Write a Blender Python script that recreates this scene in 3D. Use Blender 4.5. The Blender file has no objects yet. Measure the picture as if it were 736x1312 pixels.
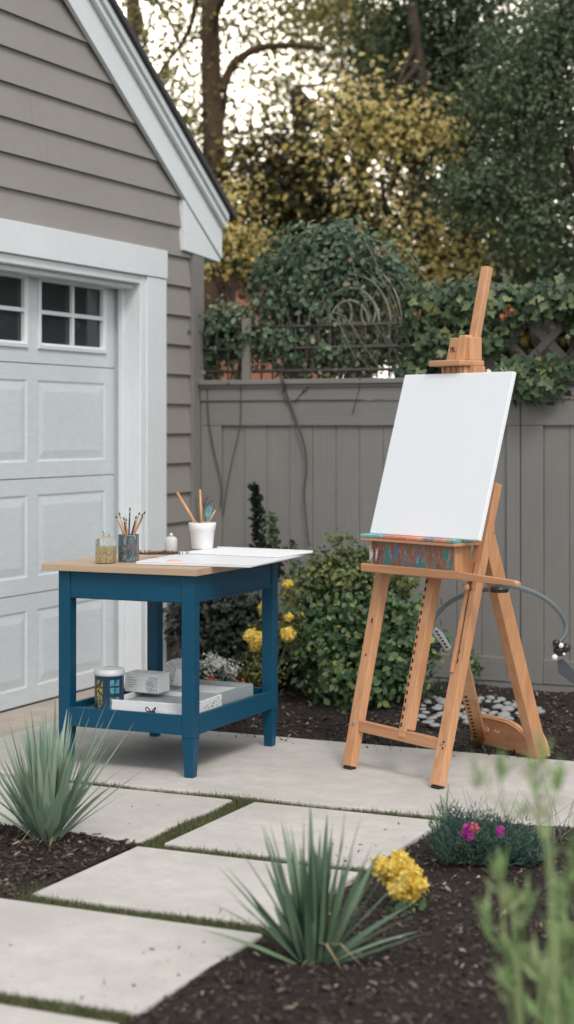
import bpy, bmesh, math, random
import numpy as np
from mathutils import Vector, Matrix, Quaternion
R = math.radians
random.seed(7); rng = np.random.default_rng(11)

# ------------------------------------------------------------------ camera, sky, sun, exposure
sc = bpy.context.scene
COL = sc.collection
F_PX, CAM_H, YAW = 2186.0, 1.45, math.atan2(1002, 2186)
CA, SA = math.cos(YAW), math.sin(YAW)
cd = bpy.data.cameras.new('camera'); cam = bpy.data.objects.new('camera', cd); COL.objects.link(cam)
cam.location = (0, 0, CAM_H); cam.rotation_euler = (R(90), 0, YAW)
cd.sensor_fit = 'AUTO'; cd.sensor_width = 36; cd.lens = 36 * F_PX / 1312; cd.shift_y = -108 / 1312
cd.clip_start = 0.1; cd.clip_end = 600
cd.dof.use_dof = True; cd.dof.focus_distance = 6.9; cd.dof.aperture_fstop = 2.05
sc.camera = cam

SUN_EL, SUN_AZ = R(48), R(138)      # azimuth measured clockwise from +Y; the light comes from behind the camera
w = bpy.data.worlds.new('World'); sc.world = w; w.use_nodes = True
nt = w.node_tree; bg = nt.nodes['Background']; sky = nt.nodes.new('ShaderNodeTexSky')
sky.sky_type = 'NISHITA'; sky.sun_disc = False; sky.sun_elevation = SUN_EL; sky.sun_rotation = SUN_AZ
sky.air_density = 1.0; sky.dust_density = 6.0; sky.ozone_density = 0.7
hs = nt.nodes.new('ShaderNodeHueSaturation'); hs.inputs['Saturation'].default_value = 0.5
nt.links.new(sky.outputs[0], hs.inputs['Color'])
cl_ = nt.nodes.new('ShaderNodeMix'); cl_.data_type = 'RGBA'; cl_.inputs['Factor'].default_value = .62      # bright even cloud layer
cl_.inputs['B'].default_value = (8.2, 8.35, 8.5, 1); nt.links.new(hs.outputs[0], cl_.inputs['A'])
# the cloud is thinner and brighter low in the sky beyond the trees
tg = nt.nodes.new('ShaderNodeTexCoord'); dt = nt.nodes.new('ShaderNodeVectorMath'); dt.operation = 'DOT_PRODUCT'
dt.inputs[1].default_value = tuple(Vector((-.50, .84, .20)).normalized()); nt.links.new(tg.outputs['Generated'], dt.inputs[0])
mr_ = nt.nodes.new('ShaderNodeMapRange'); mr_.interpolation_type = 'SMOOTHSTEP'; nt.links.new(dt.outputs['Value'], mr_.inputs[0])
mr_.inputs[1].default_value = .72; mr_.inputs[2].default_value = 1.0; mr_.inputs[3].default_value = 0; mr_.inputs[4].default_value = 1
gm = nt.nodes.new('ShaderNodeMix'); gm.data_type = 'RGBA'; gm.blend_type = 'ADD'; gm.inputs['B'].default_value = (17, 14.8, 11.2, 1)
nt.links.new(mr_.outputs[0], gm.inputs['Factor']); nt.links.new(cl_.outputs['Result'], gm.inputs['A']); nt.links.new(gm.outputs['Result'], bg.inputs[0])
bg.inputs[1].default_value = 0.15
sd = bpy.data.lights.new('sun', 'SUN'); sd.energy = 1.3; sd.angle = R(13); sd.color = (1, .965, .91)
sun = bpy.data.objects.new('sun', sd); COL.objects.link(sun)
dirv = Vector((math.sin(SUN_AZ) * math.cos(SUN_EL), math.cos(SUN_AZ) * math.cos(SUN_EL), math.sin(SUN_EL)))
sun.rotation_euler = dirv.to_track_quat('Z', 'Y').to_euler(); sun.location = dirv * 30
sc.view_settings.view_transform = 'Standard'; sc.view_settings.look = 'None'
sc.view_settings.gamma = 1; sc.view_settings.exposure = 0.12
sc.cycles.max_bounces = 6; sc.cycles.diffuse_bounces = 3; sc.cycles.transparent_max_bounces = 6
sc.cycles.use_denoising = True

def at(px, py, D):
    "world point seen at photo pixel (px, py), D metres ahead of the camera"
    l = (px - 368) / F_PX * D; z = CAM_H + (548 - py) / F_PX * D
    return Vector((CA * l - SA * D, SA * l + CA * D, z))
def on_y(px, py, Y):
    l = (px - 368) / F_PX; t = Y / (SA * l + CA)
    return Vector(((CA * l - SA) * t, Y, CAM_H + (548 - py) / F_PX * t))
def on_z(px, py, z=0.0):
    D = (CAM_H - z) * F_PX / (py - 548)
    return at(px, py, D)

# ------------------------------------------------------------------ materials
def newmat(name):
    m = bpy.data.materials.new(name); m.use_nodes = True
    return m, m.node_tree, m.node_tree.nodes['Principled BSDF']
def N(nt, t, **kw):
    n = nt.nodes.new(t)
    for k, v in kw.items():
        if k in n.inputs: n.inputs[k].default_value = v
        else: setattr(n, k, v)
    return n
def coords(nt, scale=(1, 1, 1), rot=(0, 0, 0)):
    tc = nt.nodes.new('ShaderNodeTexCoord'); mp = nt.nodes.new('ShaderNodeMapping')
    mp.inputs['Scale'].default_value = scale; mp.inputs['Rotation'].default_value = rot
    nt.links.new(tc.outputs['Object'], mp.inputs['Vector']); return mp.outputs[0]
def noise(nt, vec, scale, detail=6, rough=.6, dist=0):
    n = N(nt, 'ShaderNodeTexNoise', Scale=scale, Detail=detail, Roughness=rough, Distortion=dist)
    nt.links.new(vec, n.inputs['Vector']); return n.outputs['Fac']
def ramp(nt, fac, stops):
    r = nt.nodes.new('ShaderNodeValToRGB'); e = r.color_ramp.elements
    while len(e) < len(stops): e.new(.5)
    for k, (p, c) in enumerate(stops):
        e[k].position = p; e[k].color = (*c, 1) if len(c) == 3 else c
    nt.links.new(fac, r.inputs['Fac']); return r.outputs['Color']
def mixc(nt, fac, a, b, mode='MIX'):
    m = nt.nodes.new('ShaderNodeMix'); m.data_type = 'RGBA'; m.blend_type = mode
    for s, v in ((m.inputs['Factor'], fac), (m.inputs['A'], a), (m.inputs['B'], b)):
        if hasattr(v, 'links'): nt.links.new(v, s)
        else: s.default_value = v if isinstance(v, (int, float)) else (*v[:3], 1)
    return m.outputs['Result']
def bump(nt, bs, h, strength=.3, dist=.01, prev=None):
    b = N(nt, 'ShaderNodeBump', Strength=strength, Distance=dist); nt.links.new(h, b.inputs['Height'])
    if prev is not None: nt.links.new(prev, b.inputs['Normal'])
    nt.links.new(b.outputs[0], bs.inputs['Normal']); return b.outputs[0]
def scl(c, k): return tuple(min(1, v * k) for v in c)

def paint(name, c, rough=.5, dirt=.12, grain=(1, 1, 1), gs=30, bs_=.12, chips=None, spec=.4):
    m, nt, b = newmat(name); v = coords(nt); vg = coords(nt, grain)
    n1 = noise(nt, v, 2.2, 5); n2 = noise(nt, vg, gs, 7, .65)
    col = mixc(nt, n1, scl(c, 1 - dirt), scl(c, 1 + dirt * .6))
    g = ramp(nt, n2, [(.35, (0.86,) * 3), (.6, (1,) * 3)])
    col = mixc(nt, .55, col, g, 'MULTIPLY')
    if chips:
        cf = ramp(nt, noise(nt, v, 75, 5, .75), [(.665, (0, 0, 0)), (.69, (1, 1, 1))])
        col = mixc(nt, cf, col, chips)
    nt.links.new(col, b.inputs['Base Color'])
    b.inputs['Roughness'].default_value = rough; b.inputs['Specular IOR Level'].default_value = spec
    bump(nt, b, n2, bs_, .004); return m
def wood(name, light, dark, axis=2, rough=.5, fine=60, b_=.12):
    m, nt, b = newmat(name)
    s = [1, 1, 1]; s[axis] = .06
    v = coords(nt, s); n = noise(nt, v, fine, 6, .62, .6)
    v2 = coords(nt, s); n2 = noise(nt, v2, fine * .22, 3, .5, 1.2)
    col = ramp(nt, n, [(.3, dark), (.62, light)])
    col = mixc(nt, .45, col, ramp(nt, n2, [(.35, scl(dark, 1.1)), (.65, scl(light, 1.08))]))
    nt.links.new(col, b.inputs['Base Color']); b.inputs['Roughness'].default_value = rough
    bump(nt, b, n, b_, .002); return m
def plain(name, c, rough=.5, metal=0, var=.15, sc_=40):
    m, nt, b = newmat(name); v = coords(nt)
    col = mixc(nt, noise(nt, v, sc_, 4), scl(c, 1 - var), scl(c, 1 + var))
    nt.links.new(col, b.inputs['Base Color']); b.inputs['Roughness'].default_value = rough; b.inputs['Metallic'].default_value = metal
    return m
def leafm(name, stops, rough=.5, trans=.35, patch=0.0, patchc=None):
    m, nt, b = newmat(name)
    g = nt.nodes.new('ShaderNodeNewGeometry')
    col = ramp(nt, g.outputs['Random Per Island'], stops)
    if patch:
        f = ramp(nt, noise(nt, coords(nt), patch, 2), [(.42, (0, 0, 0)), (.6, (1, 1, 1))])
        col = mixc(nt, f, col, mixc(nt, .75, col, patchc))
    nt.links.new(col, b.inputs['Base Color']); b.inputs['Roughness'].default_value = rough
    b.inputs['Specular IOR Level'].default_value = .3
    t = nt.nodes.new('ShaderNodeBsdfTranslucent'); nt.links.new(col, t.inputs['Color'])
    mx = nt.nodes.new('ShaderNodeMixShader'); mx.inputs[0].default_value = trans
    out = nt.nodes['Material Output']
    nt.links.new(b.outputs[0], mx.inputs[1]); nt.links.new(t.outputs[0], mx.inputs[2]); nt.links.new(mx.outputs[0], out.inputs[0])
    return m

M = {}
M['siding'] = paint('siding_paint', (.272, .252, .238), .62, .13, (14, 1.2, 14), 9, .25)
M['corner'] = paint('corner_board_paint', (.2, .19, .18), .6, .14, (14, 14, 1), 9, .2)
M['trim'] = paint('white_trim_paint', (.68, .715, .74), .5, .09, (12, 12, 1), 12, .12, None)
M['trimh'] = paint('white_trim_paint_level', (.68, .715, .74), .5, .09, (12, 1, 12), 12, .12, None)
M['door'] = paint('garage_door_paint', (.60, .645, .675), .42, .09, (3, .6, 3), 22, .03)
M['shingle'] = plain('roof_shingle', (.05, .05, .052), .9, 0, .4, 60)
M['fence'] = paint('fence_paint', (.208, .202, .192), .68, .22, (16, 16, .7), 5, .4)
M['fenceh'] = paint('fence_paint_level', (.2, .194, .184), .68, .2, (.7, 16, 16), 5, .4)
M['lattice'] = paint('weathered_lattice', (.20, .19, .17), .8, .3, (6, 6, 6), 8, .4)
M['blue'] = paint('blue_table_paint', (.001, .060, .120), .42, .16, (14, 14, 1.5), 9, .15, (.16, .24, .28), .35)
M['boardtop'] = wood('plywood_board', (.47, .345, .24), (.33, .23, .155), 0, .5, 26)
M['easelz'] = wood('beech_upright', (.58, .31, .165), (.37, .175, .082), 2, .42, 42)
M['easelx'] = wood('beech_level', (.54, .285, .15), (.34, .158, .074), 0, .42, 42)
M['hole'] = plain('slot_shade', (.03, .018, .01), .9)  # near-black colour stands for the shade inside slots and holes
M['rubber'] = plain('black_rubber', (.02, .02, .02), .8)
M['canvas'] = paint('primed_canvas', (.77, .80, .835), .7, .02, (1, 1, 1), 300, .05)
M['bark'] = paint('tree_bark', (.10, .062, .04), .95, .4, (7, 7, 1.2), 3.5, 1.0)
M['barkd'] = paint('dark_bark', (.055, .04, .03), .95, .4, (7, 7, 1.2), 3.5, 1.0)
M['stem'] = plain('green_stem', (.10, .13, .05), .7)
M['deadstem'] = plain('dry_vine_stem', (.20, .20, .155), .8, 0, .3)
M['vinestem'] = plain('brown_vine_stem', (.075, .06, .05), .9, 0, .3)
M['grey_metal'] = plain('grey_metal', (.16, .19, .20), .35, .4)
M['black'] = plain('black_plastic', (.015, .016, .018), .3)
M['whitepl'] = plain('white_plastic', (.7, .7, .7), .4)
M['iron'] = plain('rusty_iron', (.07, .06, .052), .75, .2, .3)
M['ceramic'] = plain('white_pot_glaze', (.76, .77, .775), .4, 0, .03, 20)
M['paper'] = plain('white_card', (.72, .73, .74), .6, 0, .05, 30)
M['greycard'] = plain('grey_tray_plastic', (.30, .34, .36), .5, 0, .08, 30)
M['darkcard'] = plain('dark_card', (.045, .05, .055), .6, 0, .3)
M['brushwood'] = plain('brush_handle', (.50, .27, .13), .4, 0, .25, 30)
M['brushdark'] = plain('dark_brush_handle', (.03, .03, .04), .35)
M['bristle'] = plain('brush_bristle', (.12, .07, .04), .9)
M['ferrule'] = plain('brush_ferrule', (.5, .5, .48), .3, .9)
M['tealfluff'] = plain('teal_bristles', (.15, .36, .38), .8)
M['terra'] = plain('pink_stucco', (.50, .22, .15), .9, 0, .2, 3)
M['terraroof'] = plain('clay_roof', (.30, .13, .08), .9, 0, .3, 8)

# glass
m, nt, b = newmat('dark_window_glass'); M['glass'] = m
b.inputs['Base Color'].default_value = (.028, .034, .038, 1); b.inputs['Roughness'].default_value = .07; b.inputs['Specular IOR Level'].default_value = .42
bump(nt, b, noise(nt, coords(nt), 3, 2), .05, .02)
m, nt, b = newmat('clear_glass'); M['clear'] = m
b.inputs['Base Color'].default_value = (.86, .92, .92, 1); b.inputs['Roughness'].default_value = .04; b.inputs['Transmission Weight'].default_value = .92; b.inputs['IOR'].default_value = 1.12
# gold label / oil
m, nt, b = newmat('golden_flecked_liquid'); M['gold'] = m
nt.links.new(ramp(nt, noise(nt, coords(nt), 90, 5), [(.35, (.22, .13, .035)), (.6, (.50, .36, .14)), (.7, (.62, .5, .28))]), b.inputs['Base Color'])
b.inputs['Roughness'].default_value = .35
# splattered dark jar
m, nt, b = newmat('paint_splattered_jar'); M['splatjar'] = m
v = coords(nt, (1, 1, .45))
c = ramp(nt, noise(nt, v, 70, 6, .8), [(.42, (.028, .05, .06)), (.55, (.10, .16, .18)), (.66, (.4, .45, .45))])
f = ramp(nt, noise(nt, coords(nt, (1, 1, .3)), 34, 5, .8, 1.5), [(.58, (0, 0, 0)), (.64, (1, 1, 1))])
nt.links.new(mixc(nt, f, c, (.36, .11, .08)), b.inputs['Base Color']); b.inputs['Roughness'].default_value = .3
# speckled black & white
m, nt, b = newmat('black_speckled_card'); M['speckle'] = m
nt.links.new(ramp(nt, noise(nt, coords(nt), 170, 5, .8), [(.50, (.60, .62, .64)), (.60, (.06, .06, .065))]), b.inputs['Base Color'])
# palette paper with smears
m, nt, b = newmat('smeared_palette_sheet'); M['palette'] = m
base = mixc(nt, noise(nt, coords(nt), 5, 4), (.62, .645, .67), (.73, .745, .76))
f = ramp(nt, noise(nt, coords(nt, (1, 2.2, 1)), 26, 6, .75, 1), [(.64, (0, 0, 0)), (.68, (1, 1, 1))])
nt.links.new(mixc(nt, f, base, (.25, .32, .36)), b.inputs['Base Color']); b.inputs['Roughness'].default_value = .45
# easel tray front, brushed with paint
m, nt, b = newmat('paint_streaked_panel'); M['streak'] = m
v = coords(nt, (1, 1, .3))
base = ramp(nt, noise(nt, coords(nt, (1, 1, .25)), 120, 6, .7), [(.35, (.20, .085, .05)), (.65, (.40, .20, .13))])
def patchy(nt, base, vec, s, lo, colr):
    f = ramp(nt, noise(nt, vec, s, 5, .7, .8), [(lo, (0, 0, 0)), (lo + .03, (1, 1, 1))])
    return mixc(nt, f, base, colr)
tc = nt.nodes.new('ShaderNodeTexCoord'); sp = nt.nodes.new('ShaderNodeSeparateXYZ'); nt.links.new(tc.outputs['Object'], sp.inputs[0])
col = patchy(nt, base, coords(nt, (1, 1, .28)), 24, .52, (.02, .27, .27))
col = patchy(nt, col, coords(nt, (1.1, 1, .3), (0, .3, 0)), 30, .56, (.10, .20, .36))
col = patchy(nt, col, coords(nt, (1, 1.4, .3), (0, 0, .7)), 34, .56, (.62, .22, .13))
col = patchy(nt, col, coords(nt, (1, 1, .3), (0, -.5, .2)), 58, .63, (.65, .63, .58))
mr = N(nt, 'ShaderNodeMapRange'); nt.links.new(sp.outputs['Z'], mr.inputs[0])
for k, vv in ((1, .967), (2, .935), (3, 0.), (4, 1.)): mr.inputs[k].default_value = vv
nt.links.new(mixc(nt, mr.outputs[0], base, col), b.inputs['Base Color']); b.inputs['Roughness'].default_value = .5
m, nt, b = newmat('rainbow_crusted_ledge'); M['ledgepaint'] = m
tc = nt.nodes.new('ShaderNodeTexCoord'); sp = nt.nodes.new('ShaderNodeSeparateXYZ'); nt.links.new(tc.outputs['Object'], sp.inputs[0])
nz = noise(nt, coords(nt), 30, 5, .7)
ad = N(nt, 'ShaderNodeMath', operation='MULTIPLY_ADD'); nt.links.new(nz, ad.inputs[0]); ad.inputs[1].default_value = .22; nt.links.new(sp.outputs['X'], ad.inputs[2])
mr = N(nt, 'ShaderNodeMapRange'); nt.links.new(ad.outputs[0], mr.inputs[0]); mr.inputs[1].default_value = .1; mr.inputs[2].default_value = .68
col = ramp(nt, mr.outputs[0], [(.0, (.25, .42, .42)), (.18, (.04, .36, .38)), (.27, (.5, .20, .13)), (.42, (.62, .17, .1)), (.6, (.7, .3, .2)), (.70, (.08, .16, .34)), (.76, (.6, .2, .13)), (.88, (.35, .3, .22)), (.95, (.02, .36, .40))])
col = mixc(nt, ramp(nt, noise(nt, coords(nt), 90, 4), [(.6, (0, 0, 0)), (.64, (1, 1, 1))]), col, (.62, .60, .56))
nt.links.new(col, b.inputs['Base Color']); b.inputs['Roughness'].default_value = .45; bump(nt, b, nz, .6, .003)

# concrete
def concrete(name, c):
    m, nt, b = newmat(name); v = coords(nt)
    n1 = noise(nt, v, 1.3, 6, .6); n2 = noise(nt, v, 90, 6, .7); n3 = noise(nt, v, 9, 5, .7)
    col = mixc(nt, ramp(nt, n1, [(.3, (0, 0, 0)), (.72, (1, 1, 1))]), scl(c, .78), scl(c, 1.08))
    col = mixc(nt, ramp(nt, n3, [(.36, (.65,) * 3), (.60, (0,) * 3)]), col, scl(c, .76))
    col = mixc(nt, .5, col, ramp(nt, n2, [(.3, (.82,) * 3), (.6, (1,) * 3)]), 'MULTIPLY')
    pit = N(nt, 'ShaderNodeTexVoronoi', Scale=11.0, Randomness=1.0); nt.links.new(v, pit.inputs['Vector'])
    pf = ramp(nt, pit.outputs['Distance'], [(.028, (.75,) * 3), (.05, (0,) * 3)])
    col = mixc(nt, pf, col, (.10, .09, .08))
    nt.links.new(col, b.inputs['Base Color']); b.inputs['Roughness'].default_value = .82; b.inputs['Specular IOR Level'].default_value = .25
    bump(nt, b, n2, .25, .003, bump(nt, b, n3, .15, .006)); return m
M['conc'] = concrete('cast_concrete', (.515, .49, .458))
M['apron'] = concrete('apron_concrete', (.42, .365, .315))
# soil
m, nt, b = newmat('dark_soil'); M['soil'] = m
v = coords(nt); n1 = noise(nt, v, 60, 8, .75); n2 = noise(nt, v, 8, 4)
nt.links.new(mixc(nt, n2, ramp(nt, n1, [(.35, (.014, .011, .010)), (.65, (.070, .056, .050))]), (.042, .033, .029)), b.inputs['Base Color'])
b.inputs['Roughness'].default_value = .95; b.inputs['Specular IOR Level'].default_value = .15; bump(nt, b, n1, 1, .02)
def island(name, stops, rough=.9):
    m, nt, b = newmat(name); g = nt.nodes.new('ShaderNodeNewGeometry')
    c = ramp(nt, g.outputs['Random Per Island'], stops); c = mixc(nt, .5, c, ramp(nt, noise(nt, coords(nt, (1, 1, 1)), 90, 4), [(.3, (.6,) * 3), (.65, (1,) * 3)]), 'MULTIPLY')
    nt.links.new(c, b.inputs['Base Color']); b.inputs['Roughness'].default_value = rough; b.inputs['Specular IOR Level'].default_value = .2; return m
M['chip'] = island('bark_mulch_chips', [(0, (.018, .014, .012)), (.35, (.045, .035, .030)), (.7, (.085, .066, .057)), (.93, (.13, .10, .085)), (.965, (.26, .20, .15)), (1, (.38, .32, .26))])
M['stone'] = plain('pale_river_stone', (.25, .255, .255), .8, 0, .35, 12)
M['withered'] = plain('withered_leaf', (.27, .21, .12), .8, 0, .3)
M['lawn'] = plain('rough_lawn', (.05, .07, .025), .95, 0, .4, 3)

M['l_joint'] = leafm('joint_grass_blades', [(0, (.045, .06, .025)), (.5, (.105, .125, .055)), (1, (.19, .19, .09))], .7, .25)
M['l_agave'] = leafm('silvery_blades', [(0, (.14, .22, .155)), (.5, (.235, .335, .245)), (1, (.37, .45, .34))], .45, .2)
M['l_yucca'] = leafm('yucca_blades', [(0, (.06, .115, .075)), (.5, (.11, .185, .12)), (1, (.19, .27, .17))], .42, .18)
M['l_heath'] = leafm('teal_needles', [(0, (.022, .055, .045)), (.6, (.05, .10, .08)), (1, (.12, .18, .13))], .6, .2)
M['l_bush'] = leafm('bush_leaves', [(0, (.03, .065, .032)), (.55, (.075, .14, .062)), (.9, (.14, .21, .085)), (1, (.28, .31, .10))], .42, .25)
M['l_bushtop'] = leafm('young_bush_leaves', [(0, (.07, .11, .045)), (.6, (.15, .19, .075)), (1, (.27, .28, .09))], .5, .3)
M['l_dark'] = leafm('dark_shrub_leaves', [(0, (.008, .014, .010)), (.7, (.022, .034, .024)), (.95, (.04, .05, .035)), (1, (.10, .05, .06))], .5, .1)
M['l_olive'] = leafm('olive_small_leaves', [(0, (.06, .075, .02)), (.7, (.14, .15, .045)), (1, (.25, .23, .08))], .6, .25)
M['l_vine'] = leafm('grey_green_vine_leaves', [(0, (.03, .055, .035)), (.5, (.075, .125, .075)), (.9, (.14, .20, .12)), (.98, (.24, .26, .16)), (1, (.28, .11, .08))], .5, .2)
M['l_vinedry'] = leafm('pale_dry_vine_leaves', [(0, (.06, .08, .05)), (.5, (.13, .16, .10)), (1, (.25, .26, .17))], .7, .25)
M['l_ivy'] = leafm('ivy_leaves', [(0, (.026, .048, .027)), (.5, (.066, .11, .055)), (.9, (.13, .175, .085)), (1, (.23, .26, .11))], .42, .22)
M['t_gold'] = leafm('golden_leaves', [(0, (.05, .07, .025)), (.32, (.13, .15, .05)), (.37, (.74, .57, .20)), (.8, (.93, .79, .40)), (1, (.7, .58, .22))], .6, .6)
M['t_olive'] = leafm('olive_tree_leaves', [(0, (.08, .095, .035)), (.6, (.20, .20, .08)), (.88, (.40, .34, .12)), (1, (.6, .47, .16))], .6, .55)
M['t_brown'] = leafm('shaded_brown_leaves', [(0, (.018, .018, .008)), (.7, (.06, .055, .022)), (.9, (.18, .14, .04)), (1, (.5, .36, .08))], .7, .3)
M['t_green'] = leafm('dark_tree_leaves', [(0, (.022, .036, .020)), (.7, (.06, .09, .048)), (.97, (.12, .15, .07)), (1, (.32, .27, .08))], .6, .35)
M['t_blue'] = leafm('bluish_tree_leaves', [(0, (.04, .065, .038)), (.6, (.105, .15, .085)), (1, (.21, .26, .14))], .6, .4)
M['petal_y'] = leafm('yellow_petals', [(0, (.80, .58, .08)), (.6, (.90, .72, .17)), (1, (.95, .84, .36))], .6, .5)
M['petal_w'] = leafm('white_petals', [(0, (.35, .37, .34)), (1, (.62, .62, .55))], .7, .3)
M['petal_r'] = leafm('coral_petals', [(0, (.42, .09, .05)), (1, (.66, .22, .12))], .7, .3)
M['petal_m'] = leafm('magenta_petals', [(0, (.35, .02, .25)), (1, (.55, .06, .42))], .6, .3)
M['petal_p'] = leafm('pink_petals', [(0, (.62, .10, .18)), (1, (.8, .22, .28))], .6, .3)
M['l_fore'] = leafm('pale_foreground_leaves', [(0, (.18, .29, .12)), (.5, (.28, .41, .18)), (.85, (.42, .50, .25)), (1, (.50, .38, .30))], .6, .35)

# ------------------------------------------------------------------ mesh helpers
class MB:
    def __init__(s): s.v = []; s.f = []
    def add(s, vs, fs):
        o = len(s.v); s.v += [tuple(p) for p in vs]; s.f += [tuple(i + o for i in q) for q in fs]; return s
    def box(s, x0, x1, y0, y1, z0, z1):
        vs = [(x, y, z) for z in (z0, z1) for y in (y0, y1) for x in (x0, x1)]
        return s.add(vs, [(0, 2, 3, 1), (4, 5, 7, 6), (0, 1, 5, 4), (2, 6, 7, 3), (0, 4, 6, 2), (1, 3, 7, 5)])
    def bar(s, p0, p1, w, d, side=(1, 0, 0), taper=1.0):
        p0 = Vector(p0); p1 = Vector(p1); z = (p1 - p0).normalized(); x = Vector(side); x = (x - z * x.dot(z)).normalized(); y = z.cross(x)
        vs = []
        for p, k in ((p0, 1), (p1, taper)):
            for sx, sy in ((-1, -1), (1, -1), (1, 1), (-1, 1)): vs.append(p + x * sx * w / 2 * k + y * sy * d / 2 * k)
        return s.add(vs, [(3, 2, 1, 0), (4, 5, 6, 7), (0, 1, 5, 4), (1, 2, 6, 5), (2, 3, 7, 6), (3, 0, 4, 7)])
    def prism(s, poly, off):
        n = len(poly); off = Vector(off); a = [Vector(p) for p in poly]; b = [p + off for p in a]
        return s.add(a + b, [tuple(range(n))[::-1], tuple(range(n, 2 * n))] + [(i, (i + 1) % n, n + (i + 1) % n, n + i) for i in range(n)])
    def tube(s, pts, rad, seg=8):
        pts = [Vector(p) for p in pts]; n = len(pts)
        if not hasattr(rad, '__len__'): rad = [rad] * n
        vs = []; up = Vector((.13, .21, .97)).normalized(); 
        for i, p in enumerate(pts):
            t = (pts[min(i + 1, n - 1)] - pts[max(i - 1, 0)]).normalized()
            x = up.cross(t)
            if x.length < .2: x = Vector((1, 0, 0)).cross(t)
            x.normalize(); y = t.cross(x); up = y if i else y
            for k in range(seg):
                a = 2 * math.pi * k / seg; vs.append(p + x * math.cos(a) * rad[i] + y * math.sin(a) * rad[i])
        fs = [(i * seg + k, i * seg + (k + 1) % seg, (i + 1) * seg + (k + 1) % seg, (i + 1) * seg + k) for i in range(n - 1) for k in range(seg)]
        fs += [tuple(range(seg))[::-1], tuple(range((n - 1) * seg, n * seg))]
        return s.add(vs, fs)
    def lathe(s, prof, seg=32, c=(0, 0, 0), a0=0, a1=None):
        vs = []; n = len(prof)
        full = a1 is None; m = seg if full else seg + 1; a1 = a0 + 2 * math.pi if full else a1
        for k in range(m):
            a = a0 + (a1 - a0) * k / seg
            for r, z in prof: vs.append((c[0] + r * math.cos(a), c[1] + r * math.sin(a), c[2] + z))
        fs = []
        for k in range(seg):
            k2 = (k + 1) % m
            for i in range(n - 1): fs.append((k * n + i, k2 * n + i, k2 * n + i + 1, k * n + i + 1))
        return s.add(vs, fs)
    def build(s, name, mat, parent=None, bevel=0, smooth=False, loc=None, seg=2):
        me = bpy.data.meshes.new(name); me.from_pydata(s.v, [], s.f); me.validate(); me.update()
        o = bpy.data.objects.new(name, me); COL.objects.link(o)
        for mm in (mat if isinstance(mat, (list, tuple)) else [mat]): me.materials.append(mm)
        if smooth:
            me.polygons.foreach_set('use_smooth', [True] * len(me.polygons))
        bm = bmesh.new(); bm.from_mesh(me); bmesh.ops.remove_doubles(bm, verts=bm.verts, dist=1e-6); bmesh.ops.recalc_face_normals(bm, faces=bm.faces); bm.to_mesh(me); bm.free()
        if bevel:
            md = o.modifiers.new('bevel', 'BEVEL'); md.width = bevel; md.segments = seg; md.limit_method = 'ANGLE'; md.angle_limit = R(40)
        if parent is not None: o.parent = parent
        if loc is not None: o.location = loc
        return o
def tag(o, label=None, cat=None, group=None, kind=None):
    if label: o['label'] = label
    if cat: o['category'] = cat
    if group: o['group'] = group
    if kind: o['kind'] = kind
    return o
def thing(name, label, cat, loc=(0, 0, 0), rz=0, group=None):
    o = bpy.data.objects.new(name, None); COL.objects.link(o); o.location = loc; o.rotation_euler = (0, 0, rz); o.empty_display_size = .1
    return tag(o, label, cat, group)
def npmesh(name, V, Fc, mat, parent=None, smooth=False):
    "V (n,3) array, Fc (m,k) array of equal sized faces"
    me = bpy.data.meshes.new(name); me.vertices.add(len(V)); me.vertices.foreach_set('co', np.ascontiguousarray(V, np.float32).ravel())
    k = Fc.shape[1]; me.loops.add(Fc.size); me.loops.foreach_set('vertex_index', np.ascontiguousarray(Fc, np.int32).ravel())
    me.polygons.add(len(Fc)); me.polygons.foreach_set('loop_start', np.arange(0, Fc.size, k, dtype=np.int32)); me.polygons.foreach_set('loop_total', np.full(len(Fc), k, np.int32))
    if smooth: me.polygons.foreach_set('use_smooth', np.ones(len(Fc), bool))
    me.update(calc_edges=True); me.materials.append(mat)
    o = bpy.data.objects.new(name, me); COL.objects.link(o)
    if parent is not None: o.parent = parent
    return o
LEAF = {
 'simple': (np.array([(0, 0, 0), (.34, .45, .10), (0, 1, -.05), (-.34, .45, .10)]), np.array([(0, 1, 2), (0, 2, 3)])),
 'oval': (np.array([(0, 0, 0), (.26, .22, .06), (.32, .55, .05), (.0, 1, -.12), (-.32, .55, .05), (-.26, .22, .06), (0, .5, -.03)]),
          np.array([(0, 1, 6), (1, 2, 6), (2, 3, 6), (3, 4, 6), (4, 5, 6), (5, 0, 6)])),
 'ivy': (np.array([(0, .1, 0), (.38, -.02, .05), (.52, .38, .02), (.26, .52, .04), (.0, 1.0, -.1), (-.26, .52, .04), (-.52, .38, .02), (-.38, -.02, .05), (0, .42, -.05)]),
         np.array([(0, 1, 8), (1, 2, 8), (2, 3, 8), (3, 4, 8), (4, 5, 8), (5, 6, 8), (6, 7, 8), (7, 0, 8)])),
 'thin': (np.array([(0, 0, 0), (.07, .4, .02), (0, 1, -.03), (-.07, .4, .02)]), np.array([(0, 1, 2), (0, 2, 3)])),
 'needle': (np.array([(-.05, 0, 0), (.05, 0, 0), (0, 1, 0)]), np.array([(0, 1, 2)])),
}
def unit(a): return a / (np.linalg.norm(a, axis=1, keepdims=True) + 1e-9)
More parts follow.
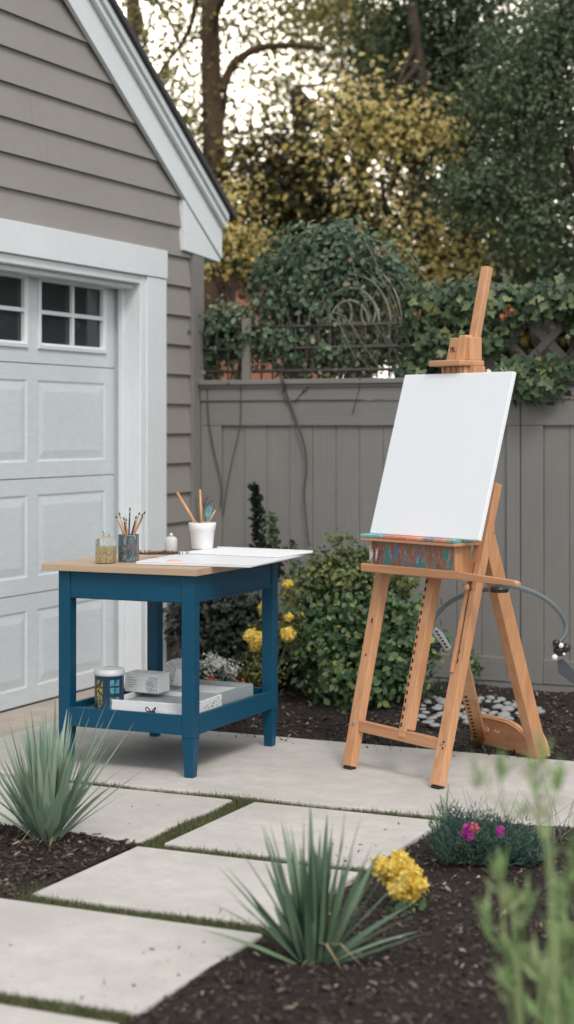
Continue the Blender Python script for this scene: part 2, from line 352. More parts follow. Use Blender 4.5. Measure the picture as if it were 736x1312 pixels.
def leaves(name, P, Nn, size, mat, parent=None, shape='simple', droop=0.0, along=None):
    "P leaf positions, Nn leaf normals; size scalar or array"
    n = len(P); T, Fc = LEAF[shape]
    size = np.broadcast_to(np.asarray(size, float), (n,)) * rng.uniform(.6, 1.3, n)
    Nn = unit(Nn)
    a = rng.normal(size=(n, 3)); 
    if along is not None: a = a * .35 + along
    a[:, 2] -= droop
    y = unit(a - Nn * (a * Nn).sum(1, keepdims=True)); x = np.cross(y, Nn)
    V = P[:, None, :] + size[:, None, None] * (T[None, :, 0, None] * x[:, None] + T[None, :, 1, None] * y[:, None] + T[None, :, 2, None] * Nn[:, None])
    k = len(T); Fa = (Fc[None] + (np.arange(n) * k)[:, None, None]).reshape(-1, 3)
    return npmesh(name, V.reshape(-1, 3), Fa, mat, parent)
def cloud(blobs, per_clump=22, clump_r=.16, up=.5, fill=.45):
    "blobs: (centre, (rx,ry,rz), n) -> positions, normals; leaves grow in clumps near the blob's surface"
    Ps, Ns = [], []
    for c, r, n in blobs:
        r = np.array(r, float); k = max(1, n // per_clump)
        d = unit(rng.normal(size=(k, 3))); rad = rng.uniform(0, 1, (k, 1)) ** fill
        rad = rad * (1 + .22 * rng.normal(size=(k, 1)) * (rad > .6))
        cc = np.array(c)[None] + d * rad * r
        idx = rng.integers(0, k, n); cr = clump_r * rng.uniform(.6, 1.5, k)
        off = rng.normal(size=(n, 3)) * cr[idx][:, None] * np.array([1, 1, .75])
        Ps.append(cc[idx] + off); Ns.append(d[idx] * .7 + unit(off) * .5 + rng.normal(size=(n, 3)) * .55 + np.array([0, 0, up]))
    return np.concatenate(Ps), np.concatenate(Ns)
def curve_pts(pts, n=8):
    "Catmull-Rom through pts"
    p = [Vector(q) for q in pts]; p = [p[0] * 2 - p[1]] + p + [p[-1] * 2 - p[-2]]; out = []
    for i in range(1, len(p) - 2):
        for k in range(n):
            t = k / n; a, b, c, d = p[i - 1:i + 3]
            out.append(.5 * ((2 * b) + (c - a) * t + (2 * a - 5 * b + 4 * c - d) * t * t + (3 * b - a - 3 * c + d) * t ** 3))
    out.append(p[-2]); return out

# ================================================================== SETTING
# ground sheet
n = 3
tag(npmesh('ground', np.array([(-120, -40, -.06), (120, -40, -.06), (120, 200, -.06), (-120, 200, -.06)]), np.array([(0, 1, 2, 3)]), M['lawn']), kind='structure')
def slab(name, x0, x1, y0, y1, z=0.0, mat=None, bev=.008):
    return tag(MB().box(x0, x1, y0, y1, -.05, z).build(name, mat or M['conc'], None, bev), kind='structure')
slab('patio', -4.56, 2.2, 6.035, 7.27)
slab('garage_apron', -5.02, -4.575, 4.4, 9.27, -.012, M['apron'])
slab('paving_slab', -4.56, -2.965, 5.225, 5.965)
slab('paving_slab', -2.875, -2.10, 5.235, 5.965)
slab('paving_slab', -2.94, -2.105, 4.50, 5.165)
slab('paving_slab', -4.1, -2.10, 3.695, 4.42)
slab('paving_slab', -4.1, -2.10, 2.4, 3.61)
tag(MB().box(-4.1, -2.11, 2.4, 6.03, -.05, -.022).build('joint_soil', plain('mossy_soil', (.055, .065, .03), .95, 0, .4, 30)), kind='structure')

# mulch beds: lumpy soil plus chips
def bed(x0, x1, y0, y1, nx, ny, z=.003, amp=.03, hole=None):
    xs = np.linspace(x0, x1, nx); ys = np.linspace(y0, y1, ny); X, Y = np.meshgrid(xs, ys)
    Z = np.full(X.shape, z)
    for k in range(40):
        f = rng.uniform(3, 22); th = rng.uniform(0, 6.28); Z += amp / 9 * rng.uniform(.3, 1) * np.sin(f * (X * math.cos(th) + Y * math.sin(th)) + rng.uniform(0, 6.28)) * (6 / (f + 3))
    Z += rng.normal(size=Z.shape) * amp * .07
    e = np.minimum.reduce([X - x0, x1 - X, Y - y0, y1 - Y]); Z -= np.clip(.05 - e, 0, .05) * .1
    V = np.stack([X, Y, Z], -1).reshape(-1, 3); i = np.arange(nx * ny).reshape(ny, nx)
    Fc = np.stack([i[:-1, :-1], i[:-1, 1:], i[1:, 1:], i[1:, :-1]], -1).reshape(-1, 4)
    tag(npmesh('garden_bed', V, Fc, M['soil'], None, True), kind='structure')
    def hz(px, py):
        ix = np.clip(((px - x0) / (x1 - x0) * (nx - 1)).round().astype(int), 0, nx - 1); iy = np.clip(((py - y0) / (y1 - y0) * (ny - 1)).round().astype(int), 0, ny - 1)
        return Z[iy, ix]
    return hz
def chips(name, hz, x0, x1, y0, y1, n, s0, s1, label):
    P = np.stack([rng.uniform(x0, x1, n), rng.uniform(y0, y1, n)], 1); P = np.c_[P, hz(P[:, 0], P[:, 1]) + rng.uniform(0, .012, n)]
    T = np.array([(-1, -.32, -.1), (-.2, -.45, -.12), (.9, -.2, -.1), (1, .3, -.08), (.1, .42, -.1), (-.9, .25, -.1), (-.9, -.2, .12), (.1, -.35, .16), (.85, .05, .12), (0, .33, .14), (-.8, .18, .13)])
    T = T[[0, 1, 2, 3, 4, 5, 6, 7, 8, 9, 10]]
    Fc = np.array([(6, 7, 9), (7, 8, 9), (6, 9, 10), (0, 1, 7), (0, 7, 6), (1, 2, 8), (1, 8, 7), (2, 3, 8), (3, 4, 9), (3, 9, 8), (4, 5, 10), (4, 10, 9), (5, 0, 6), (5, 6, 10)])
    s = s0 + (s1 - s0) * rng.uniform(0, 1, n) ** 2.2
    th = rng.uniform(0, 6.28, n); tl = rng.normal(size=(n, 2)) * .35
    x = np.stack([np.cos(th), np.sin(th), tl[:, 0]], 1); x = unit(x); up = unit(np.stack([tl[:, 1] * -np.sin(th), tl[:, 1] * np.cos(th), np.ones(n)], 1)); y = unit(np.cross(up, x)); zz = np.cross(x, y)
    asp = rng.uniform(.35, 1.1, n)[:, None, None]; th_ = rng.uniform(.5, 1.3, n)[:, None, None]
    V = P[:, None] + (s / 2)[:, None, None] * (T[None, :, 0, None] * x[:, None] + asp * T[None, :, 1, None] * y[:, None] + th_ * T[None, :, 2, None] * zz[:, None])
    V += rng.normal(size=V.shape) * (s * .05)[:, None, None]
    k = len(T); Fa = (Fc[None] + (np.arange(n) * k)[:, None, None]).reshape(-1, 3)
    tag(npmesh(name, V.reshape(-1, 3), Fa, M['chip']), label, 'mulch', kind='stuff')
hzR = bed(-2.09, 1.5, 1.6, 6.02, 260, 320); chips('bark_mulch', hzR, -2.085, -.55, 2.6, 6.0, 15000, .006, .030, 'dark brown bark mulch spread over the right front flower bed')
hzL = bed(-4.1, -2.95, 4.43, 5.215, 90, 70); chips('bark_mulch', hzL, -4.0, -2.955, 4.44, 5.2, 4200, .006, .032, 'dark brown bark mulch in the small bed left of the path')
hzB = bed(-4.57, 2.2, 7.28, 9.28, 240, 90, -.01, .05); chips('bark_mulch', hzB, -4.55, -1.2, 7.29, 9.2, 7500, .010, .040, 'dark bark mulch in the back bed along the fence')

flat = lambda a, b: np.full(len(a), .001)
chips('bark_crumbs', flat, -2.32, -2.12, 3.7, 5.95, 75, .004, .018, 'stray bark crumbs scattered along the slab edges beside the right bed')
chips('bark_crumbs', flat, -3.9, -2.2, 3.75, 5.9, 60, .003, .010, 'tiny stray bark crumbs scattered over the middle of the slabs')
chips('bark_crumbs', flat, -3.9, -1.3, 7.12, 7.262, 120, .004, .022, 'stray bark crumbs along the back edge of the patio')
# grass growing in the joints
def joint(x0, x1, y0, y1, n):
    P = np.stack([rng.uniform(x0, x1, n), rng.uniform(y0, y1, n), np.full(n, -.022)], 1)
    e = 1 + .35 * np.sin(P[:, 0] * 9) * np.sin(P[:, 1] * 13 + 2)
    return P, e
Js = [joint(-3.75, -2.11, 5.958, 6.042, 7000), joint(-3.0, -2.11, 5.158, 5.238, 5200), joint(-3.1, -2.11, 4.414, 4.506, 8000), joint(-2.97, -2.87, 5.2, 5.99, 7000), joint(-3.0, -2.105, 3.605, 3.70, 7500), joint(-3.0, -2.94, 4.47, 4.60, 500)]
P = np.concatenate([j[0] for j in Js]); e = np.concatenate([j[1] for j in Js])
al = rng.normal(size=P.shape) * .38; al[:, 2] = 1
Nn = np.cross(al, rng.normal(size=P.shape))
n = len(P); sz = rng.uniform(.012, .023, n) * e; wdt = .0016
x = unit(Nn) * wdt; y = unit(al) * sz[:, None]; bend = rng.normal(size=P.shape) * .006
V = np.stack([P - x, P + x, P + y * .6 + x * .7 + bend * .4, P + y * .6 - x * .7 + bend * .4, P + y + bend], 1).reshape(-1, 3)
base = (np.arange(n) * 5)[:, None, None]; Fa = (np.array([(0, 1, 2), (0, 2, 3), (3, 2, 4)])[None] + base).reshape(-1, 3)
tag(npmesh('joint_grass', V, Fa, M['l_joint']), 'short green grass growing in the joints between the concrete slabs', 'grass', kind='stuff')

# ------------------------------------------------------------------ garage
GX = -4.83
g = thing('garage', 'grey clapboard garage with white gable trim and white panelled door at left', 'garage', (GX, 6.84, 0))
def gl(mb, name, mat, parent=g, bevel=0, smooth=False):
    o = mb.build(name, mat, parent, bevel, smooth); o.matrix_parent_inverse = Matrix.Translation((-GX, -6.84, 0)); return o
RIDGE_Y, SL = 6.84, .674
def roofz(y): return 2.809 + (9.03 - RIDGE_Y) * SL - abs(y - RIDGE_Y) * SL   # lower edge of rake board
EZ = roofz(9.27)
mb = MB()
mb.box(GX - .14, GX - .02, 8.55, 9.265, -.05, EZ); mb.box(GX - .14, GX - .02, 4.415, 5.13, -.05, EZ)
y0, y1 = 4.415, 9.265
mb.prism([(GX - .14, 5.13, 2.3), (GX - .14, 8.55, 2.3), (GX - .14, 8.55, EZ + .4), (GX - .14, RIDGE_Y, roofz(RIDGE_Y) + .05), (GX - .14, 5.13, EZ + .4)], (.12, 0, 0))
mb.prism([(GX - .14, 8.55, EZ), (GX - .14, 9.265, EZ), (GX - .14, 8.55, roofz(8.55) + .02)], (.12, 0, 0))
mb.prism([(GX - .14, 5.13, EZ), (GX - .14, 5.13, roofz(5.13) + .02), (GX - .14, 4.415, EZ)], (.12, 0, 0))
mb.box(GX - 6, GX - .14, 9.15, 9.26, -.05, EZ); mb.box(GX - 6, GX - .14, 4.42, 4.53, -.05, EZ); mb.box(GX - 6.1, GX - 6, 4.42, 9.26, -.05, EZ)
gl(mb, 'wall', M['corner'])
# clapboards
mb = MB(); LAP = .1765
z = 2.484 - LAP * 14.05
random.seed(3)
while z < roofz(RIDGE_Y):
    z0, z1 = max(z, .04), z + LAP
    segs = []
    def yr(zz):
        h = RIDGE_Y + (roofz(RIDGE_Y) - zz) / SL + .04; return min(9.14, h)
    def strip(ya, yb):
        if yb - ya < .02: return
        # ends follow the roof line
        yb1 = min(yb, yr(z1)); yb0 = min(yb, yr(z0)); ya1 = max(ya, 2 * RIDGE_Y - yr(z1)); ya0 = max(ya, 2 * RIDGE_Y - yr(z0))
        if yb0 <= ya0: return
        if yb1 <= ya1: yb1 = ya1 + .001
        xb, xt, xi = GX + .003, GX - .016, GX - .03
        mb.add([(xb, ya0, z0), (xb, yb0, z0), (xt, yb1, z1), (xt, ya1, z1), (xi, ya0, z0 + .001), (xi, yb0, z0 + .001), (xi, yb1, z1), (xi, ya1, z1)],
               [(0, 1, 2, 3), (0, 4, 5, 1), (1, 5, 6, 2), (0, 3, 7, 4), (3, 2, 6, 7)])
    if z1 < 2.40:
        strip(8.795, 9.14); strip(4.54, 4.885)
    else:
        j = {16: 7.55}.get(round((z - .004) / LAP), random.uniform(4.9, 8.9))
        strip(4.54, j - .001); strip(j + .001, 9.14)
    z += LAP
gl(mb, 'siding', M['siding'])
gl(MB().box(GX - .02, GX + .017, 9.142, 9.285, -.04, EZ + .02).box(GX - .16, GX - .021, 9.266, 9.286, -.04, EZ + .02), 'corner_board', M['corner'], g, .003)
gl(MB().box(GX - .02, GX + .012, 4.395, 4.538, -.04, EZ + .02), 'corner_board', M['corner'], g, .003)
# rake boards, soffit, roof: built per slope
def rake(sg):
    Y = lambda y: RIDGE_Y + sg * (y - RIDGE_Y)
    # flat board (lower)
    W = .255
    ye = 9.03
    a = [(GX + .003, Y(RIDGE_Y), roofz(RIDGE_Y)), (GX + .003, Y(ye), roofz(ye)), (GX + .003, Y(9.50), roofz(9.50) + .01), (GX + .003, Y(9.50), roofz(9.50) + W), (GX + .003, Y(RIDGE_Y), roofz(RIDGE_Y) + W)]
    gl(MB().prism(a, (.028, 0, 0)), 'rake_board', M['trimh'], g, .002)
    # moulding on the upper half
    b = [(GX + .0325, Y(RIDGE_Y), roofz(RIDGE_Y) + .195), (GX + .0325, Y(9.50), roofz(9.50) + .195), (GX + .0325, Y(9.50), roofz(9.50) + W + .035), (GX + .0325, Y(RIDGE_Y), roofz(RIDGE_Y) + W + .035)]
    gl(MB().prism(b, (.03, 0, 0)), 'rake_moulding', M['trimh'], g, .006)
    b2 = [(x + .0305, y, z + .045) for x, y, z in b[:2]] + [(x + .0305, y, z) for x, y, z in b[2:]]
    gl(MB().prism(b2, (.018, 0, 0)), 'rake_moulding', M['trimh'], g, .004)
    # roof deck with shingles
    r = [(GX + .105, Y(RIDGE_Y), roofz(RIDGE_Y) + W + .037), (GX + .105, Y(9.56), roofz(9.56) + W + .037), (GX + .105, Y(9.56), roofz(9.56) + W + .075), (GX + .105, Y(RIDGE_Y), roofz(RIDGE_Y) + W + .075)]
    gl(MB().prism(r, (-6.3, 0, 0)), 'roof', M['shingle'], g, .004)
rake(1); rake(-1)
# eave return (white triangular box end) and soffit box along the eave
ylo = 9.015
for sg in (1, -1):
    Y = lambda y: RIDGE_Y + sg * (y - RIDGE_Y)
    zb = 2.50
    gl(MB().prism([(GX - .3, Y(ylo), zb + .012), (GX - .3, Y(9.495), zb - .02), (GX - .3, Y(9.495), roofz(9.495)), (GX - .3, Y(ylo), roofz(ylo) - .002)], (.322, 0, 0)), 'eave_return', M['trimh'], g, .003)
    gl(MB().box(GX - 6.1, GX - .31, min(Y(9.29), Y(9.47)), max(Y(9.29), Y(9.47)), zb + .02, roofz(9.47) + .2), 'soffit', M['trimh'])
# door casing: face boards, inner stop, reveal
T = GX + .004
for a_, b_ in ((8.56, 8.79), (4.89, 5.12)): gl(MB().box(GX - .02, T + .022, a_, b_, -.02, 2.318), 'door_casing', M['trim'], g, .003)
gl(MB().box(GX - .02, T + .028, 4.885, 8.793, 2.321, 2.486), 'door_header', M['trimh'], g, .003)
for a_, b_ in ((8.505, 8.558), (5.122, 5.175)): gl(MB().box(GX - .17, T + .010, a_, b_, -.02, 2.320), 'door_jamb', M['trim'], g, .006)
gl(MB().box(GX - .17, T + .008, 5.176, 8.504, 2.272, 2.3205), 'door_head', M['trimh'], g, .006)
gl(MB().box(GX - .13, T - .035, 5.176, 8.504, 2.243, 2.2715), 'door_stop', M['trimh'], g, .006)
gl(MB().box(GX - .12, GX - .09, 8.478, 8.5045, -.02, 2.27), 'weather_strip', M['trim'], g, .003)
# sectional door
dr = thing('garage_door', None, None, (0, 0, 0)); dr.parent = g
for k in ('label', 'category'):
    if k in dr: del dr[k]
DX = GX - .15
def dl(mb, name, mat, bevel=0, parent=dr):
    o = mb.build(name, mat, parent, bevel); o.matrix_parent_inverse = Matrix.Translation((-GX, -6.84, 0)) if parent is dr else Matrix(); return o
dedges = [-.005, .575, 1.182, 1.790, 2.40]
mb = MB()
def framed(mb, ya, yb, za, zb, holes, x):
    "flat section face with rectangular recessed fields: fields given as (ya,yb,za,zb,depthprofile)"
    ys = sorted({ya, yb, *[h[0] for h in holes], *[h[1] for h in holes]})
    hz0, hz1 = holes[0][2], holes[0][3]; zs = [za, hz0, hz1, zb]
    for i in range(len(ys) - 1):
        for j in range(3):
            isf = j == 1 and any(abs(ys[i] - h[0]) < 1e-6 for h in holes)
            if not isf: mb.add([(x, ys[i], zs[j]), (x, ys[i + 1], zs[j]), (x, ys[i + 1], zs[j + 1]), (x, ys[i], zs[j + 1])], [(0, 1, 2, 3)])
    mb.add([(x, ya, za), (x, yb, za), (x - .03, yb, za), (x - .03, ya, za), (x, ya, zb), (x, yb, zb), (x - .03, yb, zb), (x - .03, ya, zb)], [(0, 3, 2, 1), (4, 5, 6, 7)])
def ring(mb, h, prof):
    "nested rectangles: prof list of (inset, x)"
    prev = None
    for ins, x in prof:
        q = [(x, h[0] + ins, h[2] + ins), (x, h[1] - ins, h[2] + ins), (x, h[1] - ins, h[3] - ins), (x, h[0] + ins, h[3] - ins)]
        if prev:
            for i in range(4): mb.add([prev[i], prev[(i + 1) % 4], q[(i + 1) % 4], q[i]], [(0, 1, 2, 3)])
        prev = q
    return prev
for si in range(4):
    za, zb = dedges[si] + .0025, dedges[si + 1] - .0025
    mb = MB(); cols = [(8.385 - .80 * k - .70, 8.385 - .80 * k) for k in range(4)]
    cols = [(a, b_) for a, b_ in cols if a > 5.2]
    if si == 3:
        hs_ = [(a, b_, 1.872, 2.262) for a, b_ in cols]
        framed(mb, 5.176, 8.492, za, zb, hs_, DX)
        for h in hs_: ring(mb, h, [(0, DX), (0, DX - .02)])
    else:
        hs_ = [(a, b_, za + .085, zb - .085) for a, b_ in cols]
        framed(mb, 5.176, 8.492, za, zb, hs_, DX)
        for h in hs_:
            q = ring(mb, h, [(0, DX), (.010, DX - .005), (.018, DX - .005), (.058, DX + .0005), (.062, DX + .0005)])
            mb.add(q, [(0, 1, 2, 3)])
    dl(mb, 'door_section', M['door'])
    if si == 3:
        for a, b_ in cols:
            f = MB(); h = (a - .004, b_ + .004, 1.868, 2.266)
            q = ring(f, h, [(0, DX + .001), (.002, DX + .012), (.022, DX + .014), (.034, DX + .004), (.036, DX - .018)])
            ym, zm = (a + b_) / 2, (1.872 + 2.262) / 2
            f.box(DX - .014, DX + .006, ym - .011, ym + .011, 1.903, 2.231).box(DX - .0145, DX + .0052, a + .03, b_ - .03, zm - .011, zm + .011)
            fo = dl(f, 'window', M['trim'], .0015)
            dl(MB().box(DX - .022, DX - .016, a + .02, b_ - .02, 1.89, 2.245), 'pane', M['glass'], 0, fo)
dl(MB().box(DX - .015, DX + .004, 5.18, 8.49, -.012, -.004), 'bottom_seal', M['rubber'])
dl(MB().box(DX - .06, DX - .045, 5.1, 8.56, -.02, 2.42), 'door_back', M['darkcard'])

# ------------------------------------------------------------------ fence
FY = 9.25
fe = thing('wooden_fence', 'grey painted board fence with flat cap rail behind the bush and easel', 'fence', (-4.8, FY, 0))
def fl(mb, name, mat, bevel=.002, parent=fe):
    o = mb.build(name, mat, parent, bevel); o.matrix_parent_inverse = Matrix.Translation((4.8, -FY, 0)); return o
X0, X1 = -4.81, 2.4
secs = [(-4.81, -4.672, -2.877, -2.797), (-2.793, -2.664, -.90, -.82), (-.816, -.69, 1.10, 1.18), (1.184, 1.31, 2.2, 2.4)]
mb = MB(); mb.box(X0, X1, FY - .055, FY + .10, 1.708, 1.738); fl(mb, 'cap_rail', M['fenceh'], .004)
mb = MB(); mb.box(X0, X1, FY - .028, FY + .06, 1.613, 1.7065); mb.box(X0, X1, FY - .040, FY - .029, 1.690, 1.7065); fl(mb, 'top_rail', M['fenceh'], .003)
for a, b_, c_, d_ in secs:
    fl(MB().box(a + .001, d_ - .001, FY - .016, FY + .03, 1.463, 1.6115), 'panel_rail', M['fenceh'], .003); fl(MB().box(b_ + .001, c_ - .001, FY - .016, FY + .03, .022, .157), 'panel_rail', M['fenceh'], .003)
    fl(MB().box(a + .001, b_ - .001, FY - .015, FY + .03, .02, 1.4615), 'stile', M['fence'], .003); fl(MB().box(c_ + .001, d_ - .001, FY - .015, FY + .03, .02, 1.4615), 'stile', M['fence'], .003)
    mb = MB(); nb = max(3, round((c_ - b_) / .152)); wdt = (c_ - b_) / nb
    for k in range(nb):
        o_ = random.uniform(-.002, .002)
        mb.box(b_ + k * wdt + .0015, b_ + (k + 1) * wdt - .0015, FY + .002 + o_, FY + .02, .15, 1.47)
    fl(mb, 'board_panel', M['fence'], .0015)
    fl(MB().box(a + .002, d_ - .002, FY + .0305, FY + .0315, .03, 1.60), 'gap_blocker', M['soil'], 0)  # thin dark sheet added so no light shows through the gaps
fl(MB().box(X0, X1, FY - .01, FY + .025, -.045, .017), 'kick_board', M['fenceh'])
for xp in (-4.79, -2.795, -.818, 1.182): fl(MB().box(xp - .045, xp + .045, FY + .032, FY + .12, -.05, 1.704), 'post', M['fence'])

# lattice panel standing on the fence line, behind the ivy
LY = FY + .16
la = thing('lattice_panel', 'weathered diagonal lattice panel on the fence showing through the ivy', 'lattice', (-3, LY, 0))
def ll(mb, name, mat, bevel=.002):
    o = mb.build(name, mat, la, bevel); o.matrix_parent_inverse = Matrix.Translation((3, -LY, 0)); return o
lx0, lx1, lz0, lz1 = -3.35, -.8, 1.66, 2.22
mb = MB(); mb2 = MB(); stp = .235; hh = lz1 - lz0
k = lx0 - hh
while k < lx1:
    for sg, mbb, yy in ((1, mb, 0), (-1, mb2, .013)):
        a = max(k, lx0); b_ = min(k + hh, lx1)
        if b_ - a > .05:
            if sg > 0: p0, p1 = (a, LY + yy, lz0 + a - k), (b_, LY + yy, lz0 + b_ - k)
            else: p0, p1 = (a, LY + yy, lz1 - (a - k)), (b_, LY + yy, lz1 - (b_ - k))
            mbb.bar(p0, p1, .012, .045, (0, 1, 0))
    k += stp
ll(mb, 'slats', M['lattice']); ll(mb2, 'slats', M['lattice'])
ll(MB().box(lx0, lx1, LY - .02, LY + .03, lz1, lz1 + .04).box(lx0 - .04, lx0, LY - .02, LY + .03, 1.2, lz1 + .04).box(lx1, lx1 + .04, LY - .02, LY + .03, 1.2, lz1 + .04), 'frame', M['lattice'])
tag(la)

# wire trellis with arched hoops (dead vines over it)
TY = FY + .20
tr = thing('wire_trellis', 'rusty iron garden trellis with scroll hoops standing above the fence under the vine', 'trellis', (-4.2, TY, 0))
def tl(mb, name, mat, bevel=0, smooth=True):
    o = mb.build(name, mat, tr, bevel, smooth); o.matrix_parent_inverse = Matrix.Translation((4.2, -TY, 0)); return o
tx0, tx1 = on_y(262, 415, TY).x, on_y(524, 415, TY).x; tz = on_y(400, 420, TY).z
mb = MB()
for zz in (1.79, tz - .13, tz): mb.tube([(tx0, TY - .18, zz), (tx1, TY - .18, zz)], .010, 6)
tl(mb, 'rail', M['iron'])
mb = MB(); k = tx0 + .03
while k < tx1: mb.tube([(k, TY - .18, 1.7385), (k, TY - .18, tz)], .0055, 5); k += .075
tl(mb, 'bars', M['iron'])
wx = on_y(336, 440, TY).x
tl(MB().box(wx - .024, wx + .024, TY - .235, TY - .197, 1.7385, tz + .05), 'post', M['lattice'], .003, False)
mb = MB()
def arc(cx, cz, rx, rz, a0=0, a1=180, n=18): return [(cx + rx * math.cos(R(a0 + (a1 - a0) * i / n)), TY - .17, cz + rz * math.sin(R(a0 + (a1 - a0) * i / n))) for i in range(n + 1)]
hx = on_y(462, 415, TY).x
for rr in (.33, .26, .19, .125): mb.tube(arc(hx, tz, rr, rr * 1.15), .006 if rr > .2 else .009, 5)
for xx in (hx - .33, hx, hx + .33): mb.tube([(xx, TY - .17, tz), (xx, TY, tz)], .006, 5)
for dx in (-.17, -.03, .12): mb.tube(arc(hx + dx, tz + .07, .045, .075, 0, 360), .006, 5)
tl(mb, 'hoop', M['deadstem'])

# ------------------------------------------------------------------ neighbour house, far back
nh = thing('neighbour_house', 'small terracotta pink house gable glimpsed behind the garage corner', 'house', (0, 0, 0))
c0 = at(296, 350, 19.0); hw, hd = .44, 4
nh.location = (c0.x, c0.y, 0); nh.rotation_euler = (0, 0, R(12))
ez = 2.76; rz_ = 3.19
MB().prism([(-hw, 0, -.05), (hw, 0, -.05), (hw, 0, ez), (0, 0, rz_), (-hw, 0, ez)], (0, hd, 0)).build('wall', M['terra'], nh)
for sg in (1, -1): MB().prism([(0, -.1, rz_ + .01), (sg * (hw + .06), -.1, ez - .05), (sg * (hw + .06), -.1, ez + .01), (0, -.1, rz_ + .08)], (0, hd + .2, 0)).build('roof', M['terraroof'], nh)

# ================================================================== TREES
def limb(mb, p0, p1, r0, r1, wob=.06, n=7, seg=9):
    p0, p1 = Vector(p0), Vector(p1); L = (p1 - p0).length; pts = []; rs = []
    for i in range(n + 1):
        t = i / n; p = p0.lerp(p1, t)
        if 0 < i < n: p += Vector((random.gauss(0, 1), random.gauss(0, 1), random.gauss(0, .3))) * wob * L * .25
        pts.append(p); rs.append(r0 + (r1 - r0) * t)
    pts = curve_pts(pts, 3); rs = list(np.interp(np.linspace(0, n, len(pts)), range(n + 1), rs))
    mb.tube(pts, rs, seg); return pts
def tree(name, label, base, lean, height, r, blobs, mat, size, bark, extra=(), per=26, cr=.24, shape='simple', twigs=16, wob=.03, droop=0., group='trees behind the fence', dens=.80):
    t = thing(name, label, 'tree', base, 0, group)
    b0 = Vector(base); top = b0 + Vector((lean[0], lean[1], height)); inv = Matrix.Translation(-b0)
    mb = MB(); pts = limb(mb, b0 - Vector((0, 0, .06)), top, r, r * .45, wob, 7, 12)
    o = mb.build('trunk', bark, t, 0, True); o.matrix_parent_inverse = inv
    mb = MB(); tot = 0
    for e in extra: mb.tube(curve_pts(e[0], 6), list(np.linspace(e[1], e[2], 6 * (len(e[0]) - 1) + 1)), 8); tot += 1
    for k in range(twigs):
        c, rr, _ = blobs[k % len(blobs)]
        s = pts[int(len(pts) * random.uniform(.45, .98))]
        q = Vector(c) + Vector((random.uniform(-.8, .8) * rr[0], random.uniform(-.8, .8) * rr[1], random.uniform(-.6, .8) * rr[2]))
        limb(mb, s, q, r * .28, .008, .10, 5, 5)
    o = mb.build('limbs', bark, t, 0, True); o.matrix_parent_inverse = inv
    P, Nn = cloud([(c, rr, int(k * dens)) for c, rr, k in blobs], per, cr * .85)
    o = leaves('crown', P, Nn, size * .66, mat, t, shape, droop); o.matrix_parent_inverse = inv
    return t
def B(px, py, D, rx, rz, n, ry=None): return (tuple(at(px, py, D)), (rx, ry or rx, rz), n)
def gnd(px, D): p = at(px, 548, D); return (p.x, p.y, -.06)
random.seed(21)
# big brown trunk with a curved branch (leaves thin against the sky)
D = 15.5
tree('tall_tree', 'tall tree with thick reddish brown trunk rising behind the garage roof', gnd(268, D), (.05, .02, 0), 6.6, .15,
     [B(225, 60, D, .55, .9, 900), B(330, 40, D + .5, .8, .5, 1100), B(215, 170, D, .4, .45, 900), B(300, -60, D, 1.5, .7, 2500), B(420, -10, D, .8, .5, 1100), B(330, 170, D + 1, .7, .3, 900)], M['t_olive'], .085, M['bark'],
     extra=[([at(283, 118, D), at(300, 82, D), at(330, 63, D), at(372, 58, D), at(418, 63, D)], .045, .022), ([at(276, 40, D), at(262, 10, D), at(250, -50, D)], .04, .02)], cr=.20, twigs=7, dens=1.1)
D = 18
tree('slim_tree', 'darker slim trunked tree at top left above the garage roof', gnd(166, D), (.0, 0, 0), 7.0, .14,
     [B(150, -40, D, 1.2, .8, 1600), B(190, 90, D, .5, .5, 500), B(235, 150, D, .6, .4, 1100)], M['t_olive'], .09, M['bark'], cr=.22, dens=.9, twigs=6)
# golden tree in the middle
D = 13.9
tree('golden_tree', 'golden yellow leaved tree in the middle beyond the arched vine', gnd(572, D), (-.3, 0, 0), 5.0, .10,
     [B(520, 170, D, .45, .16, 1500), B(440, 135, D, .38, .12, 900), B(560, 165, D, .25, .22, 800), B(480, 250, D, .40, .30, 700), B(550, 290, D, .4, .25, 600), B(490, 325, D, .25, .15, 450), B(590, 330, D, .3, .2, 500), B(420, 180, D, .3, .12, 300), B(545, 340, D, .15, .12, 500)], M['t_gold'], .085, M['barkd'], cr=.19)
# olive tree behind it
D = 19.5
tree('olive_tree', 'olive green tree with bronze tinge standing behind the golden tree', gnd(455, D), (.1, 0, 0), 6.0, .14,
     [B(420, 20, D, .9, .55, 2400), B(500, 60, D, .7, .6, 2000), B(350, 110, D, .5, .35, 700), B(330, 250, D, .8, .6, 1800), B(470, 150, D, .8, .5, 1500), B(480, -60, D, 1.2, .5, 1500), B(470, 60, D, .7, .5, 1800)], M['t_olive'], .10, M['barkd'], cr=.26, dens=1.1, twigs=8)
